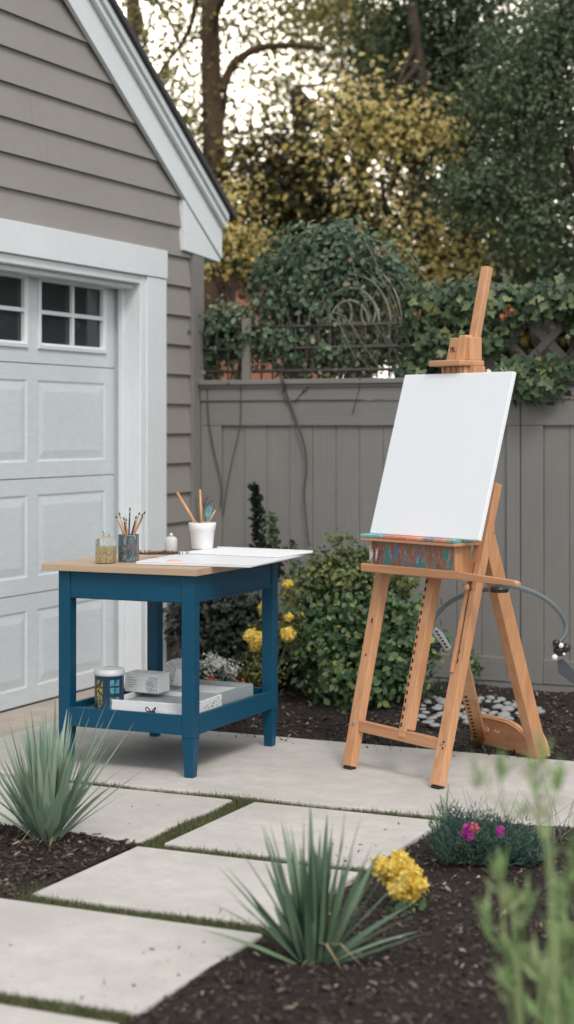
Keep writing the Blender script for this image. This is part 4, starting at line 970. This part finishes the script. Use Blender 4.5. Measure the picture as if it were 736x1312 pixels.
# rear legs and brace
ep(MB().bar((.515, .265, 1.08), (.372, .800, .0), .050, .072, (1, 0, 0)), 'rear_leg', M['easelz'], .004)
st = ep(MB().bar((.512, .150, .50), (-.045, .872, .012), .058, .05, (.65, .75, 0)), 'slotted_strut', M['easelz'], .003)
sp0, sp1 = Vector((.512, .150, .50)), Vector((-.045, .872, .012)); dz = (sp1 - sp0).normalized(); sx = Vector((.65, .75, 0)); sx = (sx - dz * sx.dot(dz)).normalized(); sy = dz.cross(sx)
mb = MB()
camd = (ea.matrix_world.inverted() if False else None)
sgn = 1 if (sy.y < 0) else -1
for k in range(12):
    c_ = sp0.lerp(sp1, .36 + k * .047) + sy * sgn * .0257 - sx * .012
    mb.bar(c_ - dz * .008, c_ + dz * .008, .013, .002, sx)
ep(mb, 'slot_shade_plates', M['hole'], 0, False, st)  # dark bars laid on the strut, colour for the shade in its slots
for u_, z_ in ((.004, .185), (.525, .172), (.543, .79)):
    c_, n_, t_ = on_front(u_, z_, 0, 0); mb = MB(); mb.tube([c_ - n_ * .002, c_ + n_ * .003], .0075, 12); mb.tube([c_ + n_ * .003, c_ + n_ * .006], .004, 8); ep(mb, 'bolt', M['ferrule'], 0, False)
# curved foot board
bd = Vector((.455, -.100, 0)).normalized(); bo = Vector((-.085, .880, 0)); upv = Vector((0, 0, 1))
L_ = .478
prof = [(0, .004), (0, .125), (.03, .138), (.25, .142)]
prof += [(.25 + .215 * math.sin(R(a_)), .012 + .130 * math.cos(R(a_))) for a_ in range(12, 91, 13)] + [(L_ - .008, .004)]
nb_ = Vector((-bd.y, bd.x, 0))
fb = ep(MB().prism([bo + bd * s_ + upv * z_ for s_, z_ in prof], nb_ * -.022), 'foot_board', M['easelx'], .003)
ep(MB().prism([bo + nb_ * .05 + bd * (s_ + .006) + upv * (z_ * 1.06) for s_, z_ in prof[3:]], nb_ * .022), 'foot_board', M['easelx'], .003)
rimp = [bo + bd * s_ + upv * (z_ - .012) - nb_ * .024 for s_, z_ in prof[1:-2]]
ep(MB().tube(curve_pts(rimp, 4), .006, 6), 'rim_bead', M['easelx'], 0, True, fb)
mb = MB()
for s_, w_ in ((.09, .020), (.13, .022), (.19, .018), (.215, .014)):
    c_ = bo + bd * s_ + upv * .075 - nb_ * .0232; r_ = w_ / 2; pts = [c_ + bd * r_ * math.cos(a_) + upv * r_ * .8 * math.sin(a_) for a_ in np.linspace(0, 6.28 if s_ < .18 else 4.2, 9)]
    mb.tube(pts, .0022, 4)
ep(mb, 'stamped_marks', plain('pale_stamp', (.75, .60, .46), .6), 0, True, fb)

# canvas
cv = bpy.data.objects.new('blank_canvas', None); bpy.data.objects.remove(cv)
p00 = Vector((0.0, .124, .997)); up_ = Vector((0, .213, .685)); W_ = .632; th = Vector((0, .685, -.213)).normalized() * .020
bm = MB().prism([p00, p00 + Vector((W_, 0, 0)), p00 + Vector((W_, 0, 0)) + up_, p00 + up_], th)
cvo = bm.build('blank_canvas', M['canvas'], None, .0035, False, None, 3); cvo.location = ea.location; cvo.rotation_euler = ea.rotation_euler
tag(cvo, 'blank white canvas leaning on the easel', 'canvas')

# gooseneck clamp lamp behind the tray
gn = thing('gooseneck_clamp', 'grey flexible gooseneck with small clip heads hanging off the easel side arm', 'clamp holder', at(640, 755, 6.95))
ginv = Matrix.Translation(-gn.location)
def gp(mb, name, mat, smooth=True, bevel=0):
    o = mb.build(name, mat, gn, bevel, smooth); o.matrix_parent_inverse = ginv; return o
gp(MB().tube(curve_pts([at(x_, y_, d_) for x_, y_, d_ in ((636, 748, 6.78), (662, 752, 6.80), (690, 762, 6.85), (712, 778, 6.88), (724, 796, 6.9), (725, 812, 6.9), (716, 824, 6.9), (708, 830, 6.9))], 6), .0105, 10), 'neck', M['grey_metal'])
gp(MB().tube(curve_pts([at(x_, y_, d_) for x_, y_, d_ in ((640, 754, 7.12), (612, 757, 7.25), (590, 764, 7.35), (572, 775, 7.4), (558, 790, 7.4), (549, 806, 7.4))], 6), .010, 10), 'neck', M['grey_metal'])
gp(MB().lathe([(.001, -.012), (.035, -.012), (.04, 0), (.035, .012), (.001, .012)], 20, tuple(at(640, 755, 6.98))), 'clamp_disc', M['black'])
def ball(mb, c, r, n=10, sq=(1, 1, 1)):
    pr = [(r * math.sin(math.pi * i / n) + (1e-4 if i in (0, n) else 0), -r * math.cos(math.pi * i / n)) for i in range(n + 1)]
    o = len(mb.v); mb.lathe(pr, 14, (0, 0, 0)); mb.v[o:] = [(x * sq[0] + c[0], y * sq[1] + c[1], z * sq[2] + c[2]) for x, y, z in mb.v[o:]]
mb = MB(); ball(mb, at(718, 833, 6.9), .026, 10, (1.1, 1, .9)); ball(mb, at(726, 830, 6.88), .018); ball(mb, at(713, 824, 6.88), .016); gp(mb, 'clip_head', M['black'])
mb = MB(); ball(mb, at(719, 827, 6.875), .011); ball(mb, at(711, 842, 6.875), .012); ball(mb, at(723, 838, 6.87), .006); gp(mb, 'clip_button', M['whitepl'])
q = [at(714, 846, 6.9), at(722, 844, 6.9), at(745, 868, 6.9), at(745, 884, 6.9), at(716, 862, 6.9)]
gp(MB().prism(q, at(714, 846, 6.93) - at(714, 846, 6.9)), 'lamp_hood', M['darkcard'], False, .003)
mb = MB(); mb.tube([at(556, 806, 7.38), at(563, 814, 7.38), at(575, 832, 7.38)], [.014, .019, .016], 12); gp(mb, 'clip_body', island('checked_tape', [(0, (.5, .52, .55)), (1, (.55, .6, .62))]))
mb = MB(); 
for k in range(6): 
    c_ = at(560 + k * 2.6, 809 + k * 4, 7.362); mb.box(c_.x - .005, c_.x + .004, c_.y - .004, c_.y + .004, c_.z - .004, c_.z + .003)
ball(mb, at(560, 828, 7.38), .018); gp(mb, 'clip_jaw', M['black'], False)

# ================================================================== PLANTS
def blade_plant(name, label, loc, n, L0, L1, spread, wdt, mat, seed, bow=.25, cat='plant', flat_dirs=None, dry=0):
    random.seed(seed); t = thing(name, label, cat, loc); V = []; Fs = []
    for k in range(n):
        if flat_dirs and k < len(flat_dirs): az, inc, L = flat_dirs[k]; az = R(az); inc = R(inc)
        else:
            az = random.uniform(0, 2 * math.pi); inc = R(abs(random.gauss(0, spread))); inc = min(inc, R(68)); L = random.uniform(L0, L1) * (1 - .25 * inc)
        az2 = az; h0 = Vector((math.cos(az), math.sin(az), 0)); side = Vector((-h0.y, h0.x, 0)); wd = wdt * random.uniform(.7, 1.15); nn = 9
        side = (side * math.cos(.5) + Vector((0, 0, 1)) * random.uniform(-.5, .5)).normalized()
        p = h0 * random.uniform(.0, .035) + side * random.uniform(-.012, .012); ang = inc; o = len(V); bw = bow * random.uniform(-.2, 1.5) * (.4 + inc); tw = random.uniform(-.4, .4)
        for i in range(nn + 1):
            s = i / nn; d = h0 * math.sin(ang) + Vector((0, 0, 1)) * math.cos(ang); nrm = side.cross(d).normalized(); sd_ = (side + nrm * tw * s).normalized()
            ww = wd * (.62 + .38 * min(1, s * 3)) * (1 - s ** 2.2) ** .9 + .0006
            V += [p - sd_ * ww / 2 + nrm * ww * .18, p - nrm * ww * .0, p + sd_ * ww / 2 + nrm * ww * .18]
            if i < nn: 
                q = o + i * 3; Fs += [(q, q + 1, q + 4, q + 3), (q + 1, q + 2, q + 5, q + 4)]
            p = p + d * (L / nn); ang += bw / nn
    if dry:
        W = MB()
        for k in range(dry):
            az = random.uniform(0, 6.28); L = random.uniform(.06, .17); h0 = Vector((math.cos(az), math.sin(az), 0)); sd_ = Vector((-h0.y, h0.x, 0)); z_ = random.uniform(.0, .05)
            q = [h0 * .02 + Vector((0, 0, z_ + .02)), h0 * L * .5 + Vector((0, 0, z_ + .03)) + sd_ * random.uniform(-.02, .02), h0 * L + Vector((0, 0, .012)) + sd_ * random.uniform(-.04, .04)]; w_ = wdt * .13
            W.add([q[0] - sd_ * w_, q[0] + sd_ * w_, q[1] + sd_ * w_ * .9, q[1] - sd_ * w_ * .9, q[2]], [(0, 1, 2, 3), (3, 2, 4)])
        W.build('withered_blades', M['withered'], t)
    o_ = npmesh('blades', np.array([tuple(v_) for v_ in V]), np.array(Fs), mat, t, True)
    return t
def toward(dx_px, cam_az=0):  # azimuth helper: +right in the picture
    return math.degrees(math.atan2(SA, CA))
RT = math.degrees(math.atan2(SA, CA))      # azimuth of picture right
fd = [(RT + 180, 52, .33), (RT + 170, 40, .36), (RT + 180, 62, .30), (RT + 190, 30, .42), (RT + 180, 18, .36), (RT, 40, .40), (RT + 10, 54, .30), (RT - 8, 28, .34), (RT, 14, .42), (RT, 6, .44), (RT + 180, 8, .40), (RT - 15, 50, .27), (RT + 180, 44, .30)]
p = on_z(402, 1232); blade_plant('spiky_yucca', 'green spiky yucca in the mulch in front of the path', (p.x, p.y, -.01), 60, .28, .46, 30, .031, M['l_yucca'], 2, .15, 'yucca', fd, 5)
p = on_z(60, 1078); blade_plant('silvery_grass', 'clump of silvery green strap leaves at the left edge beside the path', (p.x, p.y, -.01), 135, .30, .54, 20, .025, M['l_agave'], 8, .30, 'plant',
    [(RT, 36, .52), (RT + 5, 46, .42), (RT - 4, 28, .56), (RT, 20, .55), (RT, 52, .30), (RT + 180, 30, .45), (RT + 180, 50, .4), (RT + 180, 15, .45)], 16)

def blossom(name, mat, parent, c, r, n, size, inv, shape='oval', sq=1.0):
    d = unit(rng.normal(size=(n, 3))); rad = rng.uniform(.62, 1, (n, 1)) ** .5; lump = 1 + .11 * np.sin(d[:, :1] * 7 + 1) * np.sin(d[:, 1:2] * 6) * np.sin(d[:, 2:] * 7)
    P = np.array(tuple(c))[None] + d * rad * r * lump * np.array([1, 1, sq]); Nn = d * 1.2 + rng.normal(size=(n, 3)) * .45
    o = leaves(name, P, Nn, size * 1.1, mat, parent, shape); o.matrix_parent_inverse = inv; return o
# yellow chrysanthemum
p = on_z(518, 1166); mm = thing('yellow_chrysanthemum', 'ruffled bright yellow chrysanthemum bloom low in the mulch beside the yucca', 'flower', (p.x, p.y, 0)); inv = Matrix.Translation((-p.x, -p.y, 0)); D0 = 5.12
random.seed(19); Pm, Nm = [], []
for k in range(26):
    u_ = k / 25; c_ = at(505 + 20 * u_ + random.gauss(0, 5), 1108 + 30 * u_, D0 + .02 - .03 * u_); dv = Vector((random.gauss(0, 1), random.gauss(0, 1), random.gauss(0, 1) + .2)).normalized(); c_ = c_ + dv * random.uniform(.022, .036); rr_ = random.uniform(.022, .031)
    d = unit(rng.normal(size=(210, 3)) + np.array(tuple(dv))[None] * .9); Pm.append(np.array(tuple(c_))[None] + d * rr_ * rng.uniform(.55, 1, (210, 1))); Nm.append(d + rng.normal(size=(210, 3)) * .55)
Pm = np.concatenate(Pm); Nm = np.concatenate(Nm); o = leaves('bloom', Pm, Nm, .0165, M['petal_y'], mm, 'oval'); o.matrix_parent_inverse = inv
o = MB().tube([(p.x, p.y, -.01), (p.x + .005, p.y, .05)], .006, 6).build('stem', M['stem'], mm); o.matrix_parent_inverse = inv
P, Nn = cloud([((p.x, p.y, .01), (.05, .05, .012), 60)], 6, .02); o = leaves('leaves', P, Nn, .035, M['l_bush'], mm, 'oval'); o.matrix_parent_inverse = inv
# heather
p = on_z(610, 1100); he = thing('heather', 'low teal green heather tuft with a few pink and purple flowers at the patio edge', 'heather', (p.x, p.y, 0)); inv = Matrix.Translation((-p.x, -p.y, 0))
P_, A_ = [], []; SV = MB(); random.seed(17)
for k in range(620):
    u = random.uniform(0, 1); bx_ = 560 + 125 * u ** .9; c0 = on_z(bx_ + random.uniform(-6, 6), 1104 + random.uniform(-14, 10)); h0 = (.165 - .105 * u) * random.uniform(.5, 1.12)
    tip = c0 + Vector((random.gauss(0, .035), random.gauss(0, .035), h0)) + Vector((CA, SA, 0)) * random.uniform(-.01, .05)
    for i in range(30):
        t_ = random.uniform(.12, 1); q = c0.lerp(tip, t_); P_.append(tuple(q)); d_ = (tip - c0).normalized() * .8 + Vector((random.gauss(0, .6), random.gauss(0, .6), random.gauss(0, .4))); A_.append(tuple(d_))
P_ = np.array(P_); A_ = np.array(A_); o = leaves('needles', P_, np.cross(A_, rng.normal(size=A_.shape)), .024, M['l_heath'], he, 'thin', 0, A_ * 2); o.matrix_parent_inverse = inv
mb = MB()
for k in range(60):
    c0 = on_z(random.uniform(565, 720), random.uniform(1075, 1100)); tip = c0 + Vector((random.gauss(0, .07), random.gauss(0, .05), random.uniform(.10, .23))); mb.tube([c0, c0.lerp(tip, .5) + Vector((.01, 0, .01)), tip], [.0012, .001, .0006], 3)
o = mb.build('wispy_stems', M['deadstem'], he); o.matrix_parent_inverse = inv
D0 = 5.42
for (px, py, mt, r_) in ((608, 1060, 'petal_p', .013), (597, 1068, 'petal_m', .009), (602, 1071, 'petal_m', .010), (641, 1064, 'petal_m', .012), (598, 1060, 'petal_m', .008)): blossom('flower', M[mt], he, at(px, py, D0), r_, 45, .011, inv)
mb = MB()
for pts in (((572, 1075), (569, 1045), (564, 1018)), ((570, 1075), (572, 1040), (575, 1005)), ((572, 1080), (560, 1055), (552, 1030))):
    mb.tube([at(x_, y_, 5.7) for x_, y_ in pts], [.006, .005, .001], 4)
o = mb.build('tall_blades', M['l_yucca'], he); o.matrix_parent_inverse = inv

# big green bush between table and easel
bu = thing('leafy_bush', 'full green leafy bush against the fence between the table and easel', 'bush', (*on_y(455, 900, 8.35).xy, 0)); inv = Matrix.Translation(-bu.location)
def SB(px, py, Y, rx, rz, n, ry=None): return (tuple(on_y(px, py, Y)), (rx, ry or rx * .8, rz), n)
P, Nn = cloud([SB(455, 800, 8.45, .29, .26, 3400), SB(420, 850, 8.35, .20, .20, 1200), SB(500, 800, 8.45, .20, .22, 1200), SB(500, 860, 8.3, .18, .18, 900), SB(450, 880, 8.2, .22, .12, 900), SB(395, 800, 8.45, .12, .22, 600), SB(550, 835, 8.5, .09, .07, 160)], 11, .05, .35)
o = leaves('leaves', P, Nn + np.array([0, -.4, 0]), .041, M['l_bush'], bu, 'oval', .2); o.matrix_parent_inverse = inv
P, Nn = cloud([SB(430, 735, 8.4, .20, .07, 900), SB(480, 740, 8.4, .14, .06, 500), SB(400, 760, 8.4, .10, .07, 350), SB(437, 715, 8.4, .03, .05, 90), SB(437, 690, 8.4, .03, .03, 50), SB(425, 698, 8.4, .02, .02, 26), SB(450, 702, 8.4, .03, .02, 36), SB(500, 715, 8.4, .06, .04, 120), SB(410, 725, 8.4, .03, .06, 120), SB(465, 712, 8.4, .03, .06, 110), SB(385, 750, 8.4, .04, .05, 90), SB(525, 745, 8.4, .03, .05, 90)], 9, .03, .5)
o = leaves('young_leaves', P, Nn, .029, M['l_bushtop'], bu, 'oval'); o.matrix_parent_inverse = inv
mb = MB(); random.seed(41); b0 = Vector(bu.location)
for k in range(26):
    e_ = on_y(random.uniform(390, 530), random.uniform(720, 860), 8.4 + random.uniform(-.15, .15)); limb(mb, b0 + Vector((random.gauss(0, .04), random.gauss(0, .04), 0)), e_, .009, .003, .12, 5, 5)
limb(mb, on_y(440, 780, 8.4), on_y(437, 682, 8.4), .005, .002, .02, 5, 4); limb(mb, on_y(437, 712, 8.4), on_y(423, 697, 8.4), .003, .001, .02, 3, 4)
Ps_, As_ = [], []
for px, py in ((405, 722), (418, 708), (452, 696), (470, 706), (492, 702), (515, 722), (532, 748), (388, 735)):
    q = limb(mb, on_y(455 + (px - 455) * .7, 775, 8.4), on_y(px, py, 8.35), .004, .0012, .05, 5, 4)
    for k in range(34): 
        i_ = random.randint(len(q) // 3, len(q) - 1); a_ = Vector((random.gauss(0, 1), random.gauss(0, 1), .8)).normalized(); Ps_.append(tuple(q[i_])); As_.append(tuple(a_))
Ps_ = np.array(Ps_); As_ = np.array(As_); o = leaves('shoot_leaves', Ps_, np.cross(As_, rng.normal(size=As_.shape)), .034, M['l_bushtop'], bu, 'oval', 0, As_ * 2); o.matrix_parent_inverse = inv
o = mb.build('stems', M['stem'], bu, 0, True); o.matrix_parent_inverse = inv
# dark shrub behind the table
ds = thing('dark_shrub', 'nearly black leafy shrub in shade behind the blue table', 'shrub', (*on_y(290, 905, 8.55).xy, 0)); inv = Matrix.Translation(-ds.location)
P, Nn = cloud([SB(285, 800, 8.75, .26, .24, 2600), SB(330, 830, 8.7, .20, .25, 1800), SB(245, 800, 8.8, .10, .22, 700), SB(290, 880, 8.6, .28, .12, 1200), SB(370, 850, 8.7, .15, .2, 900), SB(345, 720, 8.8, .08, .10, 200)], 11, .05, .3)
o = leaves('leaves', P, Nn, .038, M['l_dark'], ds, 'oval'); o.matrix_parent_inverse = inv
mb = MB()
for k in range(16): limb(mb, Vector(ds.location) + Vector((random.gauss(0, .04), 0, 0)), on_y(random.uniform(240, 360), random.uniform(760, 860), 8.75), .009, .003, .12, 5, 5)
o = mb.build('stems', M['vinestem'], ds, 0, True); o.matrix_parent_inverse = inv
# spires
def spire(label, pts, Y, mat, n):
    b0 = on_y(*pts[0], Y); t = thing('upright_conifer', label, 'shrub', (b0.x, b0.y, 0)); inv = Matrix.Translation((-b0.x, -b0.y, 0)); q = [Vector((b0.x, b0.y, 0))] + [on_y(a_, b_, Y) for a_, b_ in pts]
    c_ = curve_pts(q, 8); o = MB().tube(c_, list(np.linspace(.008, .002, len(c_))), 5).build('stem', M['vinestem'], t, 0, True); o.matrix_parent_inverse = inv
    P_ = []; A_ = []; m = len(c_)
    for k in range(n):
        f_ = random.uniform(.35, 1); i_ = min(m - 2, int(f_ * (m - 1))); a_ = Vector((random.gauss(0, 1), random.gauss(0, 1), .9)).normalized(); r_ = random.uniform(0, .045) * (1.25 - f_) * 1.5
        P_.append(tuple(c_[i_].lerp(c_[i_ + 1], random.random()) + a_ * r_)); A_.append(tuple(a_))
    P_ = np.array(P_); A_ = np.array(A_); o = leaves('foliage', P_, np.cross(A_, rng.normal(size=A_.shape)), .026, mat, t, 'oval', 0, A_ * 2); o.matrix_parent_inverse = inv
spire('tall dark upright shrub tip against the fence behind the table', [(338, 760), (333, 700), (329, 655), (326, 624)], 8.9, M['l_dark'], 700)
spire('shorter green upright shrub tip right of the dark one by the fence', [(352, 760), (350, 710), (350, 660)], 8.9, M['l_bush'], 380)
spire('thin green shoot rising just beyond the table corner', [(372, 770), (377, 730), (375, 696)], 8.8, M['l_bush'], 110)
# flowers behind the table
wf = thing('white_flower_mound', 'mound of small white flowers seen under the blue table', 'flowers', (*on_z(283, 920).xy, 0)); wf.location = (*on_y(283, 890, 7.95).xy, 0); inv = Matrix.Translation(-wf.location)
P, Nn = cloud([SB(275, 850, 7.95, .085, .06, 700), SB(296, 858, 7.95, .05, .05, 300)], 8, .012, .8); o = leaves('flowers', P, Nn, .013, M['petal_w'], wf, 'oval'); o.matrix_parent_inverse = inv
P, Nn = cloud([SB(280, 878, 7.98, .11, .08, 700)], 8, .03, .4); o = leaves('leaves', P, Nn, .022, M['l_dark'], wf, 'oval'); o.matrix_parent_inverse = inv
for lb, px, py, Y in (('cluster of coral red flowers left of centre under the table', 272, 876, 7.75), ('small coral red flower cluster right of the tray under the table', 309, 878, 7.75)):
    t = thing('coral_flowers', lb, 'flowers', (*on_y(px, 900, Y).xy, 0)); inv = Matrix.Translation(-t.location)
    P, Nn = cloud([SB(px, py, Y, .045 if px < 300 else .022, .025, 170 if px < 300 else 80)], 8, .010, .6); o = leaves('flowers', P, Nn, .014, M['petal_r'], t, 'oval'); o.matrix_parent_inverse = inv
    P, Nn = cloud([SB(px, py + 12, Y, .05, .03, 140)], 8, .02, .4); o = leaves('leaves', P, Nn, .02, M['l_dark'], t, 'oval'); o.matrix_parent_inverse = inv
    o = MB().tube([(t.location.x, Y, -.02), tuple(on_y(px, py, Y))], .004, 5).build('stem', M['stem'], t); o.matrix_parent_inverse = inv
yb = thing('yellow_flower_bush', 'small olive bush with fluffy yellow flower heads behind the right table leg', 'flowering bush', (*on_y(345, 900, 8.1).xy, 0)); inv = Matrix.Translation(-yb.location)
P, Nn = cloud([SB(335, 858, 8.1, .11, .11, 900), SB(372, 800, 8.15, .05, .12, 260), SB(345, 800, 8.15, .06, .1, 260), SB(372, 765, 8.15, .04, .05, 120)], 9, .03, .4); o = leaves('leaves', P, Nn, .024, M['l_olive'], yb, 'oval'); o.matrix_parent_inverse = inv
for px, py, r_, n_ in ((322, 815, .034, 420), (334, 819, .040, 520), (328, 826, .03, 250), (369, 813, .034, 420), (339, 779, .024, 260), (341, 772, .018, 120), (369, 748, .020, 160), (371, 791, .018, 60)): blossom('flower_head', M['petal_y'], yb, on_y(px, py, 8.02), r_, n_, .018, inv)
mb = MB()
for px, py in ((328, 818), (370, 812), (340, 779), (369, 748), (335, 850), (350, 840)): limb(mb, Vector(yb.location), on_y(px, py, 8.06), .006, .003, .05, 5, 5)
o = mb.build('stems', M['stem'], yb, 0, True); o.matrix_parent_inverse = inv
# small weeds near fence foot and patio edge
def weed(label, px, py, Y, r_, h_, n_, mat, sh='oval', sz_=.03):
    b0 = on_y(px, py, Y); t = thing('weed', label, 'weed', (b0.x, b0.y, 0)); inv = Matrix.Translation((-b0.x, -b0.y, 0)); P, Nn = cloud([((b0.x, b0.y, h_ * .55), (r_, r_, h_ * .5), n_)], 8, .02, .4)
    o = leaves('leaves', P, Nn, sz_, mat, t, sh, 0, np.tile([[0, 0, 1.2]], (len(P), 1)) if sh == 'thin' else None); o.matrix_parent_inverse = inv
    o = MB().tube([(b0.x, b0.y, -.02), (b0.x, b0.y, h_ * .8)], .003, 4).build('stem', M['stem'], t); o.matrix_parent_inverse = inv
weed('small green weed by the fence foot behind the easel leg', 606, 880, 9.1, .045, .22, 110, M['l_bush'])
weed('low grassy weed on the patio edge under the rear brace of the easel', 622, 950, 7.30, .07, .02, 36, M['l_bush'], 'thin', .02)
weed('low dark weed at the patio edge between the easel front legs', 520, 960, 7.34, .13, .02, 90, M['l_dark'], 'thin')

# pale stones behind the easel
random.seed(77); meshes = []
for k in range(6):
    bm = bmesh.new(); bmesh.ops.create_icosphere(bm, subdivisions=3, radius=1)
    sx_, sy_ = random.uniform(.85, 1.2), random.uniform(.7, 1.0)
    for v_ in bm.verts:
        c_ = v_.co; f_ = 1 + .10 * math.sin(c_.x * 3 + k) * math.cos(c_.y * 4 + k * 2) + .06 * math.sin(c_.x * 7 + c_.y * 5 + k * 3); v_.co = Vector((c_.x * sx_ * f_, c_.y * sy_ * f_, c_.z * .42))
    me = bpy.data.meshes.new('stone'); bm.to_mesh(me); bm.free(); me.materials.append(M['stone']); me.polygons.foreach_set('use_smooth', [True] * len(me.polygons)); meshes.append(me)
cst = on_z(612, 912); placed = []; tries = 0
while len(placed) < 88 and tries < 6000:
    tries += 1; u, v_ = random.uniform(-.36, .36), random.uniform(-.52, .42)
    if (u / .36) ** 2 + (v_ / .50) ** 2 > 1.05 + .3 * math.sin(u * 17): continue
    q = Vector((cst.x, cst.y, 0)) + Vector((CA, SA, 0)) * u + Vector((-SA, CA, 0)) * v_; r_ = random.uniform(.017, .034)
    if any((q - a_).length < (r_ + b_) * .88 for a_, b_ in placed): continue
    placed.append((q, r_)); o = bpy.data.objects.new('stone', random.choice(meshes)); COL.objects.link(o); o.location = (q.x, q.y, .006 + r_ * .15); o.scale = (r_, r_, r_ * random.uniform(.8, 1.2)); o.rotation_euler = (random.gauss(0, .12), random.gauss(0, .12), random.uniform(0, 6.28))
    tag(o, 'flat pale grey river stone in the patch behind the easel', 'stone', 'river stones laid behind the easel')

# blurred foreground plants
def fore(label, px, D, stems, seed, sz=.035):
    random.seed(seed); b0 = at(px, 548, D); t = thing('foreground_shrub', label, 'plant', (b0.x, b0.y, 0)); inv = Matrix.Translation((-b0.x, -b0.y, 0)); mb = MB(); P_, A_ = [], []
    for pts, r_, dens in stems:
        q = [Vector((b0.x + random.gauss(0, .03), b0.y + random.gauss(0, .03), 0))] + [at(a_, b_, D + random.uniform(-.06, .06)) for a_, b_ in pts]; c_ = curve_pts(q, 8); m = len(c_)
        mb.tube(c_, list(np.linspace(r_ * .7, r_ * .35, m)), 6)
        st_ = 8 if len(pts) > 1 else 4
        for k in range(dens):
            i_ = random.randint(st_ // 2, m - 2); a_ = Vector((random.gauss(0, .5), random.gauss(0, .5), .9)).normalized(); P_.append(tuple(c_[i_].lerp(c_[i_ + 1], random.random()))); A_.append(tuple(a_))
        for k in range(12): P_.append(tuple(c_[-1] + Vector((0, 0, random.uniform(-.03, .0))))); A_.append((random.gauss(0, .3), random.gauss(0, .3), 1))
    o = mb.build('stems', M['l_fore'], t, 0, True); o.matrix_parent_inverse = inv
    P_ = np.array(P_); A_ = np.array(A_); o = leaves('leaves', P_, np.cross(A_, rng.normal(size=A_.shape)), sz * 1.7, M['l_fore'], t, 'thin', 0, A_ * 4); o.matrix_parent_inverse = inv
fore('out of focus pale green budding plant low in the right foreground', 690, 3.25,
     [([(665, 1300), (662, 1230), (658, 1160)], .012, 40), ([(665, 1260), (648, 1200), (640, 1120)], .006, 14), ([(668, 1240), (672, 1180), (676, 1165)], .006, 14), ([(660, 1250), (635, 1215), (624, 1180)], .005, 12), ([(655, 1300), (651, 1260)], .006, 12),
      ([(700, 1300), (706, 1230), (706, 1180)], .010, 36), ([(722, 1290), (726, 1210), (722, 1150)], .012, 40), ([(735, 1290), (742, 1200), (740, 1110)], .012, 46), ([(690, 1300), (694, 1250)], .006, 14), ([(712, 1300), (700, 1262), (690, 1240)], .006, 12), ([(760, 1290), (760, 1180), (752, 1140)], .012, 40)], 3)
fore('tall out of focus sprig crossing in front of the patio at right', 720, 2.9,
     [([(712, 1260), (706, 1150), (700, 1085), (690, 1040), (692, 968)], .004, 26), ([(706, 1120), (704, 1050), (716, 1000)], .003, 10), ([(702, 1100), (650, 1040), (640, 985)], .0028, 9), ([(700, 1090), (655, 1050), (622, 1010), (612, 995)], .0028, 9), ([(716, 1240), (728, 1140), (740, 1060)], .004, 18), ([(706, 1060), (682, 1020), (680, 985)], .003, 10)], 5, .026)
